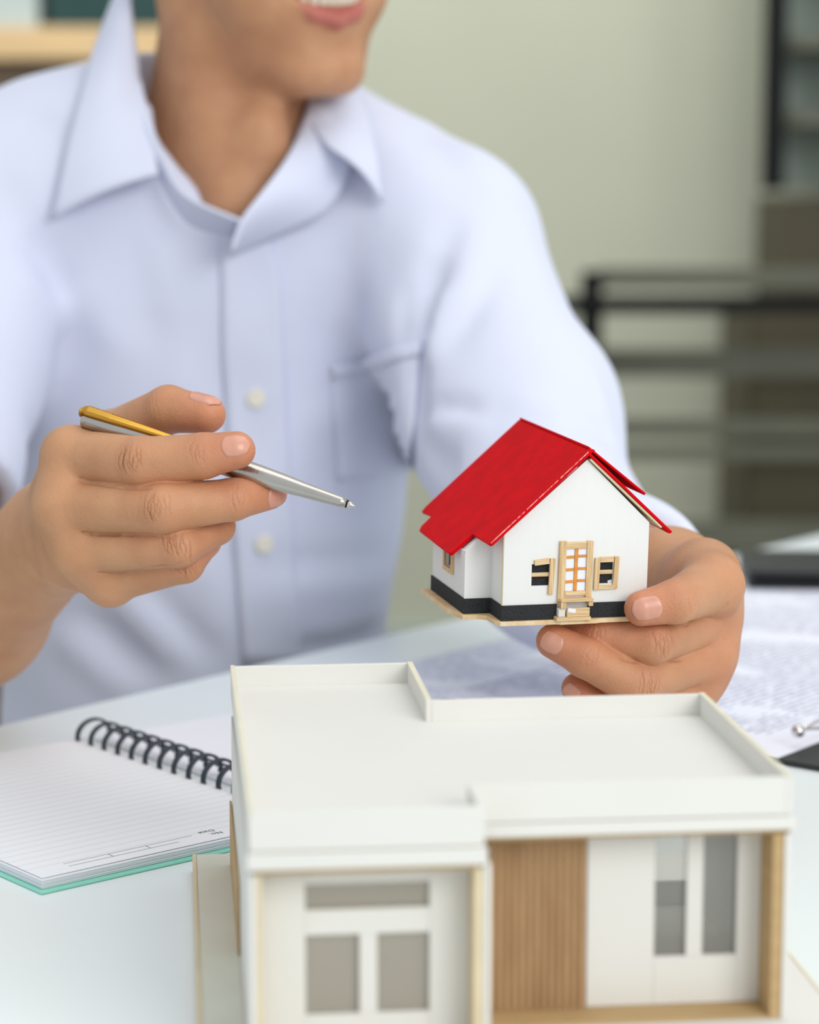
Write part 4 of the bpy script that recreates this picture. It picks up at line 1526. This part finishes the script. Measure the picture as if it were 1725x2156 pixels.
def loft(name, A, B, nu, nv, arch, m, thick=0.002):
    """cloth between polyline A (px, py, d) and polyline B (px, py, d or None = lies on the shirt + 3rd value lift)"""
    def resample(poly, n):
        poly = np.array(poly, float)
        S, dd = trace(shirt_fn, poly[:, :2], 1.0, 1.8)
        poly[:, 2] = np.where(poly[:, 2] > 0.5, poly[:, 2], dd - poly[:, 2])
        seg = np.r_[0, np.cumsum(np.linalg.norm(np.diff(poly[:, :2], axis=0), axis=1))]
        t = np.linspace(0, seg[-1], n)
        q = np.stack([np.interp(t, seg, poly[:, i]) for i in range(3)], 1)
        for _ in range(3):
            q[1:-1] = (q[:-2] + 2 * q[1:-1] + q[2:]) / 4
        S, dd = trace(shirt_fn, q[:, :2], 1.0, 1.8)
        q[:, 2] = np.minimum(q[:, 2], dd - 0.003)      # never sinks into the shirt
        return q

    def to3(poly):
        return np.array([J(*p) for p in poly])
    a = to3(resample(A, nu))
    b = to3(resample(B, nu))
    bm = bmesh.new()
    g = []
    for i in range(nu):
        row = []
        for j in range(nv):
            t = j / (nv - 1)
            p = a[i] * (1 - t) + b[i] * t + CAMD * arch * math.sin(math.pi * t) + _U * arch * 0.25 * math.sin(math.pi * t)
            row.append(bm.verts.new(p))
        g.append(row)
    for i in range(nu - 1):
        for j in range(nv - 1):
            bm.faces.new((g[i][j], g[i][j + 1], g[i + 1][j + 1], g[i + 1][j]))
    o = childof(link(name, bm, m, None, True), shirt)
    sd = o.modifiers.new('solidify', 'SOLIDIFY')
    sd.thickness = thick
    sd.offset = 0
    return o


# collar leaf at the left of the picture (his right)
loft('collar_leaf', [(272, -60, 1.50), (276, 0, 1.482), (288, 150, 1.462), (318, 280, 1.440), (334, 366, 1.418)],
     [(262, -60, 1.515), (222, 40, 1.497), (192, 120, 1.482), (168, 210, 0.012), (140, 310, 0.010), (108, 462, 0.009)], 26, 12, 0.007, M['shirt'])
# collar stand: inner band hugging the neck on the left and running down to the top button
loft('collar_stand', [(268, -60, 1.51), (280, 60, 1.478), (300, 200, 1.455), (340, 320, 1.425), (374, 404, 1.412), (440, 438, 1.402), (507, 464, 1.396)],
     [(262, -60, 1.53), (272, 60, 1.492), (284, 200, 1.47), (316, 330, 1.432), (362, 428, 0.008), (400, 482, 0.007), (500, 494, 0.007)], 30, 8, 0.002, M['shirt'])
# right front folded open as a lapel
loft('collar_lapel', [(658, 190, 1.468), (632, 280, 1.450), (600, 340, 1.425), (556, 398, 1.408), (506, 464, 1.394), (488, 532, 1.394)],
     [(745, 330, 0.012), (738, 350, 0.013), (715, 410, 0.012), (680, 455, 0.011), (560, 505, 0.010), (489, 536, 0.009)], 26, 12, 0.007, M['shirt'])
# right collar leaf
loft('collar_leaf', [(655, 175, 1.480), (654, 215, 1.465), (650, 260, 1.452), (690, 310, 1.432), (738, 338, 1.412)],
     [(735, 160, 1.50), (765, 200, 1.492), (786, 280, 1.465), (798, 345, 0.010), (806, 428, 0.008)], 24, 12, 0.008, M['shirt'])

# ------------------------------------------------------------------ trousers and shoes (below the desk)
hipL, hipR = CB + np.array([0.09, 0.0, -0.10]), CB + np.array([-0.09, 0.0, -0.10])
kL = np.array([hipL[0] + 0.16, hipL[1] - 0.34, 0.50])
kR = np.array([hipR[0] + 0.02, hipR[1] - 0.38, 0.50])
ftL = np.array([kL[0] + 0.02, kL[1] + 0.02, 0.09])
ftR = np.array([kR[0] - 0.02, kR[1] + 0.02, 0.09])


def ftrou(P):
    d = cap(P, hipL, hipR, 0.10, 0.10)
    d = smin(d, chain(P, [hipL, kL, ftL], [0.095, 0.068, 0.055], 0.03), 0.04)
    return smin(d, chain(P, [hipR, kR, ftR], [0.095, 0.068, 0.055], 0.03), 0.04)


allp = np.array([hipL, hipR, kL, kR, ftL, ftR])
V, Q = surface_net(ftrou, allp.min(0) - 0.13, allp.max(0) + 0.13, 0.009)
bodychild(link('trousers', mesh_from('trousers', V, Q), M['navy'], None, True))
for ft in (ftL, ftR):
    f_ = lambda P, ft=ft: smax(smin(cap(P, ft + np.array([0, 0.03, -0.035]), ft + np.array([0.01, -0.17, -0.05]), 0.048, 0.04), cap(P, ft, ft - np.array([0, 0, 0.02]), 0.045, 0.045), 0.02), -(P[:, 2] - 0.001), 0.004)
    V, Q = surface_net(f_, ft - np.array([0.09, 0.28, 0.12]), ft + np.array([0.09, 0.12, 0.09]), 0.006)
    bodychild(link('shoe', mesh_from('shoe', V, Q), M['shoe'], None, True))
